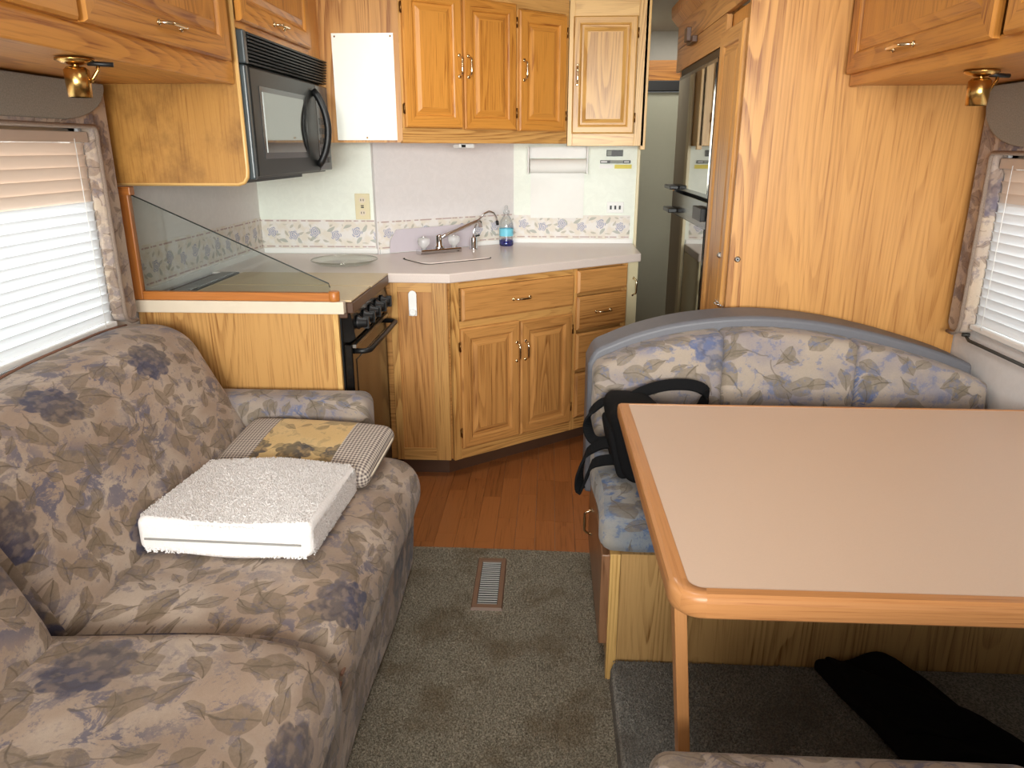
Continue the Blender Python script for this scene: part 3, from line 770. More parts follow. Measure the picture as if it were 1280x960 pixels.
lt = part(sc, 'child_latch', MB().prism([(-.017, -.055), (.017, -.055), (.017, .035)] + [(.017 * math.cos(a * PI / 8), .035 + .017 * math.sin(a * PI / 8)) for a in range(9)], 0, .010, 'y'), 'white', bevel=.003)
lt.location = TM[sc.name].inverted() @ Vector((-0.571, 3.047, .80)); lt.rotation_euler = (0, 0, -A38)
TM[lt.name] = Matrix.Translation((-0.571, 3.047, .80))
part(lt, 'latch_button', MB().lathe([(.015, 0), (.015, .006), (.012, .009)], (0, -.006, -.038), 16, 'y'), 'white')
# white end post beside the drawers, with its small pull
ep = thing('end_post', (0.42, 3.73, 0), 0, 'narrow cream cabinet end panel with brass pull beside the drawers', 'panel')
part(ep, 'post_panel', MB().prism([(0.374, 3.688), (0.440, 3.738), (0.450, 4.115), (0.374, 4.115)], 0.0, .884), 'ivory', world=True, bevel=.002)
hp = pull(ep, None, 0, 0, 0, .085, True)
hp.location = TM[ep.name].inverted() @ Vector((0.425, 3.712, .76)); hp.rotation_euler = (0, 0, A38)

# ---- countertop
ct = thing('countertop', (-0.42, 3.4, .885), 0, 'pale laminate countertop with angled front wrapping the sink corner', 'countertop')
part(ct, 'slab', MB().prism([(-1.415, 3.048), (-0.662, 3.048), (-0.413, 3.044), (0.395, 3.673), (0.449, 3.716), (0.449, 4.126), (-0.196, 4.120), (-0.829, 3.622), (-0.866, 3.638), (-1.415, 3.638)], .885, .925), 'laminate_counter', world=True, bevel=.005, seg=3)
# sink lid let into the counter, standing a little proud with a dark gap behind it
sk = thing('sink', (-0.482, 3.497, .925), A38, 'kitchen sink closed by a counter coloured lid in front of the tap', 'sink')
def rrect(hx, hy, r, n=6):
    p = []
    for cx, cy, a0 in ((hx - r, hy - r, 0), (-hx + r, hy - r, 90), (-hx + r, -hy + r, 180), (hx - r, -hy + r, 270)):
        for q in range(n + 1):
            a = math.radians(a0 + 90 * q / n); p.append((cx + r * math.cos(a), cy + r * math.sin(a)))
    return p
part(sk, 'sink_rim', MB().prism(rrect(.185, .130, .05), .0002, .0016), 'dark_gap')
part(sk, 'sink_lid', MB().prism([(a, b - .006) for a, b in rrect(.182, .122, .05)], .0018, .007), 'laminate_counter', bevel=.002)
# ---- thin grey splash board leaning on the corner wall behind the tap
sb = thing('splash_board', (WA[0], WA[1], .926), A38, 'plain lilac grey splash board behind the kitchen tap', 'board')
part(sb, 'board', MB().prism([(.055, .002), (.56, .002), (.545, .118), (.095, .112), (.06, .06)], -.016, -.0125, 'y'), 'lilac_board')

# ---- tap
fx = thing('kitchen_faucet', (-0.545, 3.668, .925), A38, 'chrome two handle kitchen tap with clear acrylic knobs', 'faucet')
part(fx, 'base_plate', MB().prism([(-.115, -.030), (.115, -.030), (.115, .030), (-.115, .030)], 0, .026), 'chrome', bevel=.007, seg=3)
for sx in (-.085, .085):
    k = part(fx, 'tap_knob', MB().lathe([(.012, .026), (.014, .036), (.026, .044), (.030, .062), (.027, .078), (.012, .084)], (sx, 0, 0), 10), 'acrylic')
    part(k, 'knob_cap', MB().lathe([(.010, .082), (.010, .087), (.003, .089)], (sx, 0, 0), 12), 'chrome', frame=fx)
part(fx, 'spout_base', MB().lathe([(.028, .026), (.028, .034), (.018, .040), (.018, .085), (.014, .092)], (0, 0, 0), 18), 'chrome')
part(fx, 'spout', MB().tube([(0, -.006, .074), (.03, -.010, .086), (.09, -.020, .108), (.17, -.034, .138), (.205, -.040, .149), (.216, -.041, .146), (.216, -.041, .118)], [.010, .010, .009, .009, .010, .010, .011], 10), 'chrome')
tp = thing('filter_tap', (-0.392, 3.835, .925), A38, 'slim curved chrome drinking water tap beside the blue bottle', 'faucet')
part(tp, 'tap_base', MB().lathe([(.022, 0), (.022, .006), (.019, .010), (.019, .058), (.016, .064)], (0, 0, 0), 18), 'chrome')
pts = [(0, 0, .06), (0, 0, .10)]
for q in range(13):
    a = PI * q / 12 * 0.98; pts.append((.062 - .062 * math.cos(a), -.01 * q / 12, .115 + .055 * math.sin(a)))
part(tp, 'spout', MB().tube([(0, 0, .06), (.002, 0, .085), (.012, 0, .115), (.035, -.004, .150), (.062, -.008, .176), (.090, -.012, .186), (.115, -.016, .178), (.130, -.018, .155), (.134, -.019, .132)], .0055, 9), 'chrome')
part(tp, 'spout_tip', MB().tube([(.134, -.019, .136), (.137, -.0195, .116)], .008, 9), 'black')
part(tp, 'handle', MB().tube([(.012, -.002, .066), (.034, -.006, .070)], .004, 8), 'black')
# ---- bottle
bt = thing('soap_bottle', (-0.232, 3.985, .9255), 0, 'clear plastic bottle with blue liquid and light blue label', 'bottle')
part(bt, 'bottle_body', MB().lathe([(.030, 0), (.037, .004), (.038, .02), (.036, .07), (.037, .10), (.034, .125), (.020, .150), (.014, .158), (.014, .168)], n=24, cap1=False), 'clear_plastic')
part(bt, 'liquid', MB().lathe([(.034, .002), (.0362, .006), (.0365, .030)], n=24), 'blue_liquid')
part(bt, 'bottle_label', MB().lathe([(.0372, .052), (.0368, .070), (.0374, .090)], n=24, cap0=False, cap1=False), 'bottle_label')
part(bt, 'cap', MB().lathe([(.017, .166), (.017, .180), (.010, .188), (.008, .205), (.004, .208)], n=18), 'clear_plastic')
# ---- glass turntable plate lying behind the range
gp = thing('glass_plate', (-0.915, 3.29, .9255), 0, 'round clear glass turntable plate lying on the counter', 'plate')
part(gp, 'dish', MB().lathe([(.001, .002), (.10, .002), (.118, .004), (.142, .018), (.146, .020), (.146, .023), (.140, .021), (.117, .008), (.10, .006), (.001, .006)], n=48, cap0=False, cap1=False), 'plate_glass')
part(gp, 'rim', MB().tube([(.145 * math.cos(2 * PI * q / 48), .145 * math.sin(2 * PI * q / 48), .0215) for q in range(48)], .003, 6, closed=True), 'plate_glass')

# ---- range
rg = thing('kitchen_range', (-1.05, 2.76, 0), PI / 2, 'black built-in gas range with covered cooktop', 'range')
part(rg, 'body', B((-1.40, 2.475, .10), (-0.715, 3.042, .862)), 'black', world=True)
part(rg, 'cooktop', MB().box((-1.41, 2.470, .862), (-0.69, 3.044, .918)), 'brown_trim', world=True, bevel=.004)
part(rg, 'cooktop_cover', B((-1.28, 2.468, .9185), (-0.672, 2.742, .9265), 'x'), 'cream_cover', world=True, bevel=.003)
part(rg, 'cooktop_cover', B((-1.28, 2.752, .9185), (-0.668, 3.045, .9265), 'x'), 'cream_cover', world=True, bevel=.003)
part(rg, 'front_trim', B((-0.690, 2.468, .880), (-0.668, 3.045, .918), 'y'), 'brown_trim', world=True, bevel=.003)
gv = part(rg, 'rear_vent', B((-1.36, 2.52, .9185), (-1.285, 3.02, .930)), 'grille_dark', world=True)
gm = MB()
for q in range(22): gm.box((-1.352, 2.53 + q * .0222, .930), (-1.293, 2.541 + q * .0222, .933))
part(gv, 'vent_louvre', gm, 'steel', world=True)
part(rg, 'control_panel', MB().prism([(-0.715, .775), (-0.690, .775), (-0.668, .79), (-0.682, .878), (-0.715, .878)], 2.478, 3.040, 'y'), 'black_gloss', world=True, bevel=.002)
for q in range(5):
    yy = 2.545 + q * .096
    kn = part(rg, 'knob', MB().lathe([(.026, 0), (.025, .006), (.019, .012), (.017, .034), (.013, .037)], (-0.676, yy, .832), 20, 'x'), 'black', world=True)
    part(kn, 'grip', B((-0.655, yy - .006, .810), (-0.634, yy + .006, .854)), 'black', world=True, bevel=.002)
od = part(rg, 'oven_door', B((-0.715, 2.482, .235), (-0.684, 3.036, .765)), 'black_gloss', world=True, bevel=.004)
part(od, 'oven_glass', B((-0.6845, 2.53, .27), (-0.6815, 3.00, .70)), 'oven_glass', world=True)
part(od, 'handle', MB().tube([(-0.684, 2.515, .735), (-0.650, 2.517, .735), (-0.634, 2.535, .735), (-0.632, 2.76, .735), (-0.634, 2.985, .735), (-0.650, 3.003, .735), (-0.684, 3.005, .735)], .0095, 10), 'black', world=True)
part(od, 'door_trim', B((-0.6835, 2.49, .752), (-0.672, 3.03, .764)), 'steel', world=True)
part(rg, 'lower_drawer', B((-0.715, 2.482, .10), (-0.688, 3.036, .225)), 'black', world=True, bevel=.004)
# ---- end panel, counter strip and glass guard of the range
solo('range_end_panel', B((-1.412, 2.448, 0.0), (-0.735, 2.466, .882)), 'oak_end', 'plain oak end panel of the range beside the sofa', 'panel', bevel=.001)
solo('range_side_strip', B((-0.735, 2.449, 0.0), (-0.717, 2.466, .882)), 'oak_light', 'thin pale oak corner strip between end panel and range', 'strip', bevel=.001)
solo('counter_strip', B((-1.414, 2.436, .883), (-0.692, 2.4665, .9255), 'x'), 'cream', 'narrow cream counter edge under the glass splash guard', 'counter', bevel=.003)
gg = thing('splash_guard', (-1.05, 2.452, .926), 0, 'triangular glass splash guard in an oak frame beside the range', 'splash guard')
part(gg, 'post', B((-1.414, 2.440, .926), (-1.383, 2.464, 1.285)), 'oak_guard', world=True, bevel=.003)
part(gg, 'post_cap', B((-1.416, 2.436, 1.272), (-1.372, 2.466, 1.300), 'x'), 'oak_guard', world=True, bevel=.003)
part(gg, 'rail', B((-1.383, 2.440, .926), (-0.715, 2.464, .955), 'x'), 'oak_guard', world=True, bevel=.003)
part(gg, 'rail_end', MB().lathe([(.018, 0), (.019, .006), (.019, .030), (.016, .034)], (-0.726, 2.452, .926), 16), 'oak_guard', world=True)
part(gg, 'glass', MB().prism([(-1.384, .954), (-0.735, .954), (-0.742, .985), (-1.384, 1.275)], 2.449, 2.455, 'y'), 'guard_glass', world=True)
edge = MB().tube([(-0.738, 2.452, .972), (-0.742, 2.452, .986), (-1.384, 2.452, 1.276)], .0022, 6)
part(gg, 'glass_edge', edge, 'grille_dark', world=True)

# ---- microwave cabinet + microwave
mc = thing('microwave_cabinet', (-1.2, 2.9, 1.31), PI / 2, 'stained oak cabinet that holds the microwave', 'cabinet')
part(mc, 'side_panel', MB().prism([(-1.415, 1.312), (-1.005, 1.312), (-0.988, 1.317), (-0.978, 1.332), (-0.976, 1.35), (-0.976, 2.12), (-1.415, 2.12)], 2.428, 2.446, 'y'), 'oak_stained', world=True)
part(mc, 'edge_band', MB().tube([(-1.41, 2.437, 1.310), (-1.005, 2.437, 1.310), (-0.988, 2.437, 1.315), (-0.977, 2.437, 1.331), (-0.975, 2.437, 1.35), (-0.975, 2.437, 2.11)], .0085, 6), 'oak_light', world=True)
part(mc, 'top_box', B((-1.415, 2.447, 1.79), (-0.985, 3.345, 2.12)), 'oak_orange', world=True)
part(mc, 'far_strip', B((-0.990, 3.172, 1.772), (-0.972, 3.345, 2.12)), 'oak_upper', world=True)
part(mc, 'bottom_rail', B((-0.990, 2.447, 1.772), (-0.972, 3.172, 1.795), 'y'), 'oak_orange', world=True)
# door in the thing's frame: local x runs along world +y, local -y along world +x
cab_door(mc, 2.462 - 2.9, 3.165 - 2.9, 1.792 - 1.31, 2.09 - 1.31, -0.228, .018, 'oak_orange', hx=2.80 - 2.9, hz=1.822 - 1.31, hvert=False, panelgrain='z', fw=.06, hl=.10)

mw = thing('microwave', (-1.2, 2.9, 1.31), PI / 2, 'black over-the-range microwave with slotted vent and curved handle', 'microwave')
part(mw, 'body', B((-1.40, 2.450, 1.322), (-0.985, 3.340, 1.768)), 'mw_body', world=True, bevel=.004)
part(mw, 'underside', B((-1.38, 2.46, 1.308), (-1.02, 3.12, 1.321)), 'black', world=True)
ed = part(mw, 'door', B((-0.984, 2.478, 1.330), (-0.952, 3.160, 1.664)), 'mw_body', world=True, bevel=.006, seg=3)
part(mw, 'side_bar', B((-0.984, 2.451, 1.322), (-0.954, 2.476, 1.668)), 'mw_edge', world=True, bevel=.006, seg=3)
part(ed, 'window_trim', B((-0.9525, 2.545, 1.385), (-0.9500, 3.02, 1.612)), 'black_gloss', world=True)
part(ed, 'door_window', B((-0.9500, 2.57, 1.405), (-0.9480, 2.985, 1.595)), 'mw_glass', world=True)
hpts = []
for q in range(17):
    s_ = q / 16; a = math.sin(PI * s_); hpts.append((-0.950 + .050 * a ** 0.7, 3.125 + 0.0 * a, 1.352 + .285 * s_))
part(ed, 'handle', MB().tube(hpts, .0145, 12), 'black', world=True)
cpn = part(mw, 'control_panel', B((-0.984, 3.163, 1.330), (-0.954, 3.338, 1.664)), 'black_gloss', world=True, bevel=.005)
bm_ = MB()
for r in range(5):
    for c_ in range(3): bm_.box((-0.9545, 3.19 + c_ * .045, 1.36 + r * .038), (-0.9530, 3.225 + c_ * .045, 1.384 + r * .038))
part(cpn, 'keypad', bm_, 'mw_body', world=True)
part(cpn, 'display', B((-0.9545, 3.19, 1.575), (-0.9530, 3.315, 1.625)), 'oven_glass', world=True)
part(mw, 'vent_end', B((-0.984, 2.451, 1.671), (-0.950, 2.480, 1.768)), 'mw_edge', world=True, bevel=.005)
for q in range(9):
    z = 1.674 + q * .0104
    part(mw, 'vent_slat', MB().prism([(-0.984, z), (-0.956 + .001 * q, z), (-0.952 + .001 * q, z + .004), (-0.956 + .001 * q, z + .0065), (-0.984, z + .0065)], 2.481, 3.338, 'y'), 'mw_body', world=True)

# ---- overhead cabinet above the sofa
oc = thing('overhead_cabinet', (-1.2, 1.4, 1.607), PI / 2, 'oak overhead cabinet along the wall above the sofa', 'cabinet')
part(oc, 'carcass', B((-1.415, 0.2, 1.610), (-1.0, 2.425, 2.12), 'y'), 'oak_orange', world=True)
part(oc, 'face_frame', MB().box((-1.0, 0.2, 1.607), (-0.980, 2.425, 1.672), 'y').box((-1.0, .2, 2.06), (-.98, 2.425, 2.12), 'y').box((-1.0, 2.37, 1.672), (-.98, 2.425, 2.06)).box((-1.0, 1.60, 1.672), (-.98, 1.66, 2.06)), 'oak_orange', world=True, bevel=.004)
cab_door(oc, 1.64 - 1.4, 2.372 - 1.4, 1.668 - 1.607, 2.07 - 1.607, -.220, .02, 'oak_orange', fw=.062, hx=2.003 - 1.4, hz=1.712 - 1.607, hvert=False, hl=.115, panelgrain='z')
cab_door(oc, 0.86 - 1.4, 1.62 - 1.4, 1.668 - 1.607, 2.07 - 1.607, -.220, .02, 'oak_orange', fw=.062, hx=1.24 - 1.4, hz=1.712 - 1.607, hvert=False, hl=.115, panelgrain='z')
# ---- overhead cabinet above the dinette
oc2 = thing('overhead_cabinet', (1.13, 1.6, 1.600), -PI / 2, 'oak overhead cabinet along the wall above the dinette', 'cabinet')
part(oc2, 'carcass', B((0.925, 0.3, 1.602), (1.355, 2.494, 2.12), 'y'), 'oak_orange', world=True)
part(oc2, 'face_frame', MB().box((.905, .3, 1.598), (.925, 2.494, 1.640), 'y').box((.905, .3, 2.06), (.925, 2.494, 2.12), 'y').box((.905, 2.465, 1.64), (.925, 2.494, 2.06)).box((.905, 1.56, 1.64), (.925, 1.62, 2.06)), 'oak_orange', world=True, bevel=.004)
cab_door(oc2, 1.6 - 2.480, 1.6 - 1.70, 1.632 - 1.6, 2.07 - 1.6, -.225, .02, 'oak_orange', fw=.055, hx=1.6 - 2.10, hz=1.664 - 1.6, hvert=False, hl=.115, panelgrain='z')
cab_door(oc2, 1.6 - 1.66, 1.6 - .85, 1.632 - 1.6, 2.07 - 1.6, -.225, .02, 'oak_orange', fw=.055, hx=1.6 - 1.25, hz=1.664 - 1.6, hvert=False, hl=.115, panelgrain='z')

# ---- upper corner cabinet
uc = thing('corner_wall_cabinet', (-0.64, 3.332, 1.44), A38, 'three door oak wall cabinet set at an angle over the sink', 'cabinet')
part(uc, 'carcass', MB().prism([(-0.628, 3.350), (0.065, 3.895), (0.075, 4.128), (-0.195, 4.128), (-0.83, 3.628), (-0.628, 3.628)], 1.455, 2.12), 'oak_upper', world=True)
part(uc, 'end_panel', MB().prism([(-1.13, 1.442), (-0.650, 1.442), (-0.637, 1.455), (-0.637, 2.12), (-1.13, 2.12)], 3.330, 3.350, 'y'), 'oak_panel', world=True)
part(uc, 'end_box', B((-1.413, 3.351, 1.46), (-0.84, 3.648, 2.12)), 'oak_panel', world=True)
part(uc, 'face_frame', MB().box((0, -.002, 0), (.905, .018, .062), 'x').box((0, -.002, .58), (.905, .018, .68), 'x').box((0, -.002, .062), (.022, .018, .58)).box((.59, -.002, .062), (.612, .018, .58)).box((.885, -.002, .062), (.905, .018, .58)).box((.295, -.002, .062), (.312, .018, .58)), 'oak_frame', bevel=.001)
cab_door(uc, .014, .299, .064, .605, -.002, .018, 'oak_upper', hx=.281, hz=.320, hingeside=-1)
cab_door(uc, .308, .590, .060, .595, -.002, .018, 'oak_upper', hx=.328, hz=.320, hingeside=1)
cab_door(uc, .608, .884, .056, .572, -.002, .018, 'oak_upper', hx=.630, hz=.322, hingeside=1)
wbd = thing('white_panel', (-0.79, 3.326, 1.45), 0, 'blank white board screwed to the oak panel beside the microwave', 'board')
part(wbd, 'sheet', B((-0.918, 3.3265, 1.452), (-0.660, 3.3295, 1.872)), 'board_white', world=True)
for x, z in ((-.905, 1.86), (-.672, 1.86), (-.79, 1.462)):
    part(wbd, 'screw', MB().lathe([(.004, 0), (.003, .002)], (x, 3.3265, z), 10, 'y'), 'hinge_bronze', world=True)
# ---- pale end cabinet
lc = thing('pale_wall_cabinet', (0.26, 3.90, 1.43), 0, 'single door pale oak wall cabinet above the paper towel holder', 'cabinet')
part(lc, 'carcass', B((-.18, .016, .0), (.190, .228, .68)), 'oak_light', bevel=.001)
part(lc, 'face_frame', MB().box((-.183, 0, .0), (-.158, .016, .68)).box((.145, 0, .0), (.192, .016, .68)).box((-.158, 0, .0), (.145, .016, .058), 'x').box((-.158, 0, .585), (.145, .016, .68), 'x'), 'oak_light', bevel=.001)
cab_door(lc, -.163, .140, .058, .585, 0, .018, 'oak_pale_door', fw=.036, hx=-.141, hz=.325, hingeside=1)
part(lc, 'corner_post', B((.178, .0, -.018), (.203, .03, .68)), 'oak_light', bevel=.002)
# ---- under cabinet light / small hood switch
uh = thing('under_cabinet_light', (-0.37, 3.62, 1.42), A38, 'slim white light strip under the corner wall cabinet', 'light')
part(uh, 'housing', B((-.085, -.03, .0), (-.005, .03, .018)), 'white', bevel=.004)
part(uh, 'switch', B((-.075, -.033, .003), (-.055, -.030, .014)), 'black')

# ---- wall fittings
def plate(name, c, w, h, label, cat, mat):
    o = thing(name, c, 0, label, cat)
    part(o, 'cover_plate', B((-w / 2, -.006, -h / 2), (w / 2, 0, h / 2)), mat, bevel=.002)
    return o
pO = plate('wall_outlet', (-0.908, 3.6498, 1.150), .072, .122, 'ivory wall socket on the kitchen wall beside the microwave', 'outlet', 'ivory')
for dz in (-.030, .030):
    r = part(pO, 'socket', MB().prism([(.016 * math.cos(a * PI / 8), dz + .014 * math.sin(a * PI / 8)) for a in range(16)], -.0075, -.006, 'y'), 'cream')
    for dx in (-.006, .006): part(r, 'slot', B((dx - .0015, -.0085, dz - .004), (dx + .0015, -.0070, dz + .006)), 'dark_gap', frame=pO)
part(pO, 'reset_button', B((-.007, -.010, -.006), (.007, -.006, -.001)), 'black'); part(pO, 'test_button', B((-.007, -.010, .002), (.007, -.006, .007)), 'brown_trim')
pS = plate('switch_plate', (0.347, 4.1302, 1.115), .090, .058, 'white three switch plate on the kitchen wall under the monitor panel', 'switch', 'white')
for q in (-1, 0, 1): part(pS, 'switch', B((q * .024 - .005, -.011, -.010), (q * .024 + .005, -.006, .010)), 'black', bevel=.001)
pM = thing('monitor_panel', (0.34, 4.131, 1.33), 0, 'small tank monitor panel with digital display under the pale cabinet', 'monitor')
part(pM, 'display', B((-.050, -.008, .048), (.036, 0, .080)), 'black', bevel=.001)
part(pM, 'display_window', B((-.046, -.0092, .052), (-.024, -.0082, .076)), 'label_grey')
part(pM, 'button_bar', B((-.082, -.007, .012), (.078, 0, .028)), 'black', bevel=.001)
part(pM, 'lettered_strip', B((-.030, -.0082, .013), (.038, -.0072, .027)), 'label_grey')
part(pM, 'white_text', MB().box((-.078, -.0082, .017), (-.045, -.0072, .023)).box((.044, -.0082, .018), (.070, -.0072, .022)), 'label_white')
part(pM, 'white_label', B((-.084, -.003, -.012), (-.015, 0, .006)), 'label_white'); part(pM, 'yellow_label', B((-.005, -.003, -.014), (.085, 0, .006)), 'label_yellow')
pt = thing('paper_towel_holder', (0.03, 4.131, 1.42), 0, 'white paper towel roll on a wall holder with one long sheet hanging', 'paper towel')
for x in (-.150, .158): part(pt, 'bracket', B((x - .004, -.075, -.130), (x + .004, -.001, .005)), 'white', bevel=.003)
part(pt, 'back_plate', B((-.150, -.004, -.05), (.158, -.0005, .005)), 'white')
rl = part(pt, 'roll', MB().lathe([(.034, -.145), (.036, -.143), (.036, .147), (.034, .149)], (.004, -.045, -.090), 28, 'x'), 'towel_paper')
part(rl, 'hanging_sheet', MB().loft([[(-.138, -.0088, -.090), (.146, -.0088, -.090)], [(-.138, -.008, -.14), (.146, -.008, -.14)], [(-.138, -.009, -.24), (.146, -.007, -.24)], [(-.138, -.012, -.362), (.146, -.009, -.362)]], closed=False), 'towel_paper', frame=pt)

# ================================================================== FRIDGE + PANTRY
PF = 0.60
pn = thing('pantry_cabinet', (0.97, 2.7, 0), -PI / 2, 'tall oak pantry cabinet with a wide plain side behind the dinette', 'cabinet')
part(pn, 'side_panel', B((0.592, 2.500, 0.0), (1.356, 2.518, 2.12)), 'oak_panel', world=True)
part(pn, 'carcass', B((PF + .021, 2.520, 0.0), (1.356, 2.885, 1.86)), 'oak_orange', world=True)
part(pn, 'front_frame', MB().box((PF, 2.518, 0), (PF + .018, 2.545, 1.86)).box((PF, 2.865, 0), (PF + .018, 2.888, 1.86)), 'oak_panel', world=True, bevel=.001)
d = cab_door(pn, 2.7 - 2.868, 2.7 - 2.542, .14, 1.80, -.370, .018, 'oak_panel', fw=.05)
part(pn, 'catch_plate', B((PF - .024, 2.478, .905), (PF - .019, 2.590, .918)), 'chrome', world=True, bevel=.001, label='chrome hook catch')
part(pn, 'catch_hook', MB().tube([(PF - .020, 2.50, .912), (PF - .032, 2.52, .914), (PF - .034, 2.545, .914), (PF - .020, 2.565, .912)], .004, 7), 'chrome', world=True)
bp = part(pn, 'bumper', MB().lathe([(.010, 0), (.010, .004), (.006, .008)], (0.618, 2.5005, 1.070), 14, 'y'), 'steel', world=True)
part(bp, 'bumper_core', MB().lathe([(.004, .008), (.003, .011)], (0.618, 2.5005, 1.070), 10, 'y'), 'black', world=True)
bp = part(pn, 'bumper', MB().lathe([(.010, 0), (.010, .004), (.006, .008)], (PF - .018, 2.60, 1.070), 14, 'y'), 'steel', world=True)
fr = thing('refrigerator', (0.95, 3.35, 0), -PI / 2, 'tall refrigerator with black edged mirror doors next to the pantry', 'refrigerator')
part(fr, 'body', B((PF + .05, 2.90, .06), (1.2, 3.80, 1.76)), 'black', world=True)
part(fr, 'frame', MB().box((PF + .004, 2.892, .06), (PF + .05, 2.925, 1.765)).box((PF + .004, 3.775, .06), (PF + .05, 3.81, 1.765)).box((PF + .004, 2.925, 1.735), (PF + .05, 3.775, 1.765), 'y').box((PF + .004, 2.925, .06), (PF + .05, 3.775, .10), 'y'), 'black', world=True, bevel=.002)
fd = part(fr, 'freezer_door', B((PF - .008, 2.928, 1.235), (PF + .048, 3.772, 1.732)), 'black_gloss', world=True, bevel=.003)
part(fd, 'mirror_panel', B((PF - .0105, 2.945, 1.252), (PF - .0085, 3.755, 1.716)), 'fridge_mirror', world=True)
fd2 = part(fr, 'fridge_door', B((PF - .008, 2.928, .10), (PF + .048, 3.772, 1.222)), 'black_gloss', world=True, bevel=.003)
part(fd2, 'mirror_panel', B((PF - .0105, 2.945, .116), (PF - .0085, 3.755, 1.120)), 'fridge_mirror', world=True)
part(fd, 'handle', B((PF - .05, 3.60, 1.236), (PF - .008, 3.772, 1.254), 'y'), 'black', world=True, bevel=.004)
part(fd2, 'handle', B((PF - .05, 3.60, 1.130), (PF - .008, 3.772, 1.150), 'y'), 'black', world=True, bevel=.004)
part(fd2, 'hinge_plate', B((PF - .03, 2.93, 1.15), (PF - .008, 3.10, 1.20)), 'black', world=True, bevel=.003)
fc = thing('fridge_header', (0.95, 3.4, 1.77), -PI / 2, 'oak header with cornice above the refrigerator', 'cabinet')
part(fc, 'header_panel', B((PF, 2.5195, 1.868), (PF + .02, 3.95, 2.06), 'y'), 'oak_panel', world=True)
part(fc, 'lower_rail', B((PF + .001, 2.89, 1.768), (PF + .02, 3.95, 1.866), 'y'), 'oak_panel', world=True)
solo('fridge_end_panel', B((PF + .021, 3.93, .0), (1.2, 3.95, 2.06)), 'oak_orange', 'oak end panel on the passage side of the refrigerator', 'panel')
part(fc, 'cornice', MB().prism([(PF, 1.975), (PF - .030, 2.010), (PF - .034, 2.035), (PF - .034, 2.06), (PF + .03, 2.06), (PF + .03, 1.975)], 2.520, 3.985, 'y', 'u'), 'oak_panel', world=True, bevel=.003)
part(fc, 'catch', MB().box((PF - .022, 3.42, 1.842), (PF, 3.56, 1.868)).box((PF - .04, 3.46, 1.850), (PF - .020, 3.52, 1.905)), 'brown_trim', world=True, bevel=.003)

# ================================================================== READING LAMPS
def lamp(x, y, z, ang, label):
    o = thing('reading_lamp', (x, y, z), ang, label, 'lamp'); o.scale = (.86, .86, .80)
    part(o, 'base_disc', MB().lathe([(.046, 0), (.046, -.006), (.030, -.014), (.012, -.018)][::-1], n=28), 'brass')
    part(o, 'arm', MB().tube([(.0, 0, -.012), (.0, 0, -.028)], .009, 10), 'brass')
    sh = part(o, 'shade', MB().lathe([(.026, -.100), (.028, -.100), (.030, -.060), (.030, -.030), (.022, -.022), (.004, -.022)], (0, 0, 0), 28, cap0=False), 'brass')
    part(sh, 'bulb', MB().lathe([(.004, -.092), (.014, -.088), (.018, -.076), (.014, -.060), (.010, -.045)], (0, 0, 0), 18), 'white', frame=o)
    part(o, 'bracket', MB().tube([(.052, 0, -.012), (.050, 0, -.030), (.038, 0, -.048), (.030, 0, -.062)], .005, 8), 'brass')
    part(o, 'switch', MB().tube([(.028, .0, -.012), (.058, .0, -.013), (.088, .0, -.014)], .0065, 8), 'black')
    return o
lamp(-1.045, 1.715, 1.607, math.radians(20), 'small brass reading lamp under the cabinet above the sofa')
lamp(1.045, 2.015, 1.600, math.radians(10), 'small brass reading lamp under the cabinet above the dinette')

# ================================================================== SOFA
def suv(p, ax):
    if ax == 1: return (p[0], p[2])
    return (p[1], p[0] * 1.0 - p[2])
sf = thing('sofa', (-0.95, 1.35, 0), PI / 2, 'floral upholstered sofa along the window wall', 'sofa')
# base and skirt
def base_fn(x, y, z): return (x - 0.012 * math.sin(y * 9) * (0.4 - z) - 0.05 * max(0, .30 - z), y, z)
part(sf, 'base', MB().cushion((-1.36, .32, 0.012), (-0.445, 2.30, .335), .03, 22, 0, base_fn, suv), 'sofa_floral', world=True)
def seat_fn(x, y, z):
    e = max(0.0, (x + .62) / .2)
    z2 = z - 0.030 * e ** 2 + 0.004 * math.sin((x + 1.0) * 4)
    z2 += 0.004 * math.sin(y * 17 + x * 11) + 0.003 * math.sin(y * 31 - x * 9)
    return (x, y, z2)
part(sf, 'seat_cushion', MB().cushion((-1.12, 1.285, .280), (-0.415, 2.285, .455), .075, 26, .006, seat_fn, suv), 'sofa_floral', world=True)
part(sf, 'seat_cushion', MB().cushion((-1.12, .33, .295), (-0.405, 1.280, .478), .075, 26, .030, seat_fn, lambda p, ax: tuple(a + b for a, b in zip(suv(p, ax), (3.37, .21)))), 'sofa_floral', world=True)
def back_fn(x, y, z):
    k = (z - .44) / .42
    return (x - 0.205 * k + 0.010 * math.sin(y * 13 + z * 8), y, z + 0.012 * math.sin(y * 7))
part(sf, 'back_cushion', MB().cushion((-1.205, 1.255, .40), (-0.985, 2.385, .878), .085, 24, .035, back_fn, lambda p, ax: tuple(a + b for a, b in zip(suv(p, ax), (1.11, .64))), axis=0), 'sofa_floral', world=True)
part(sf, 'back_cushion', MB().cushion((-1.205, .33, .40), (-0.950, 1.250, .885), .10, 24, .040, back_fn, lambda p, ax: tuple(a + b for a, b in zip(suv(p, ax), (2.3, .1))), axis=0), 'sofa_floral', world=True)
part(sf, 'back_frame', MB().prism([(-1.405, .10), (-1.20, .10), (-1.30, .72), (-1.40, .74)], .32, 2.39, 'y'), 'sofa_floral', world=True, bevel=.01)
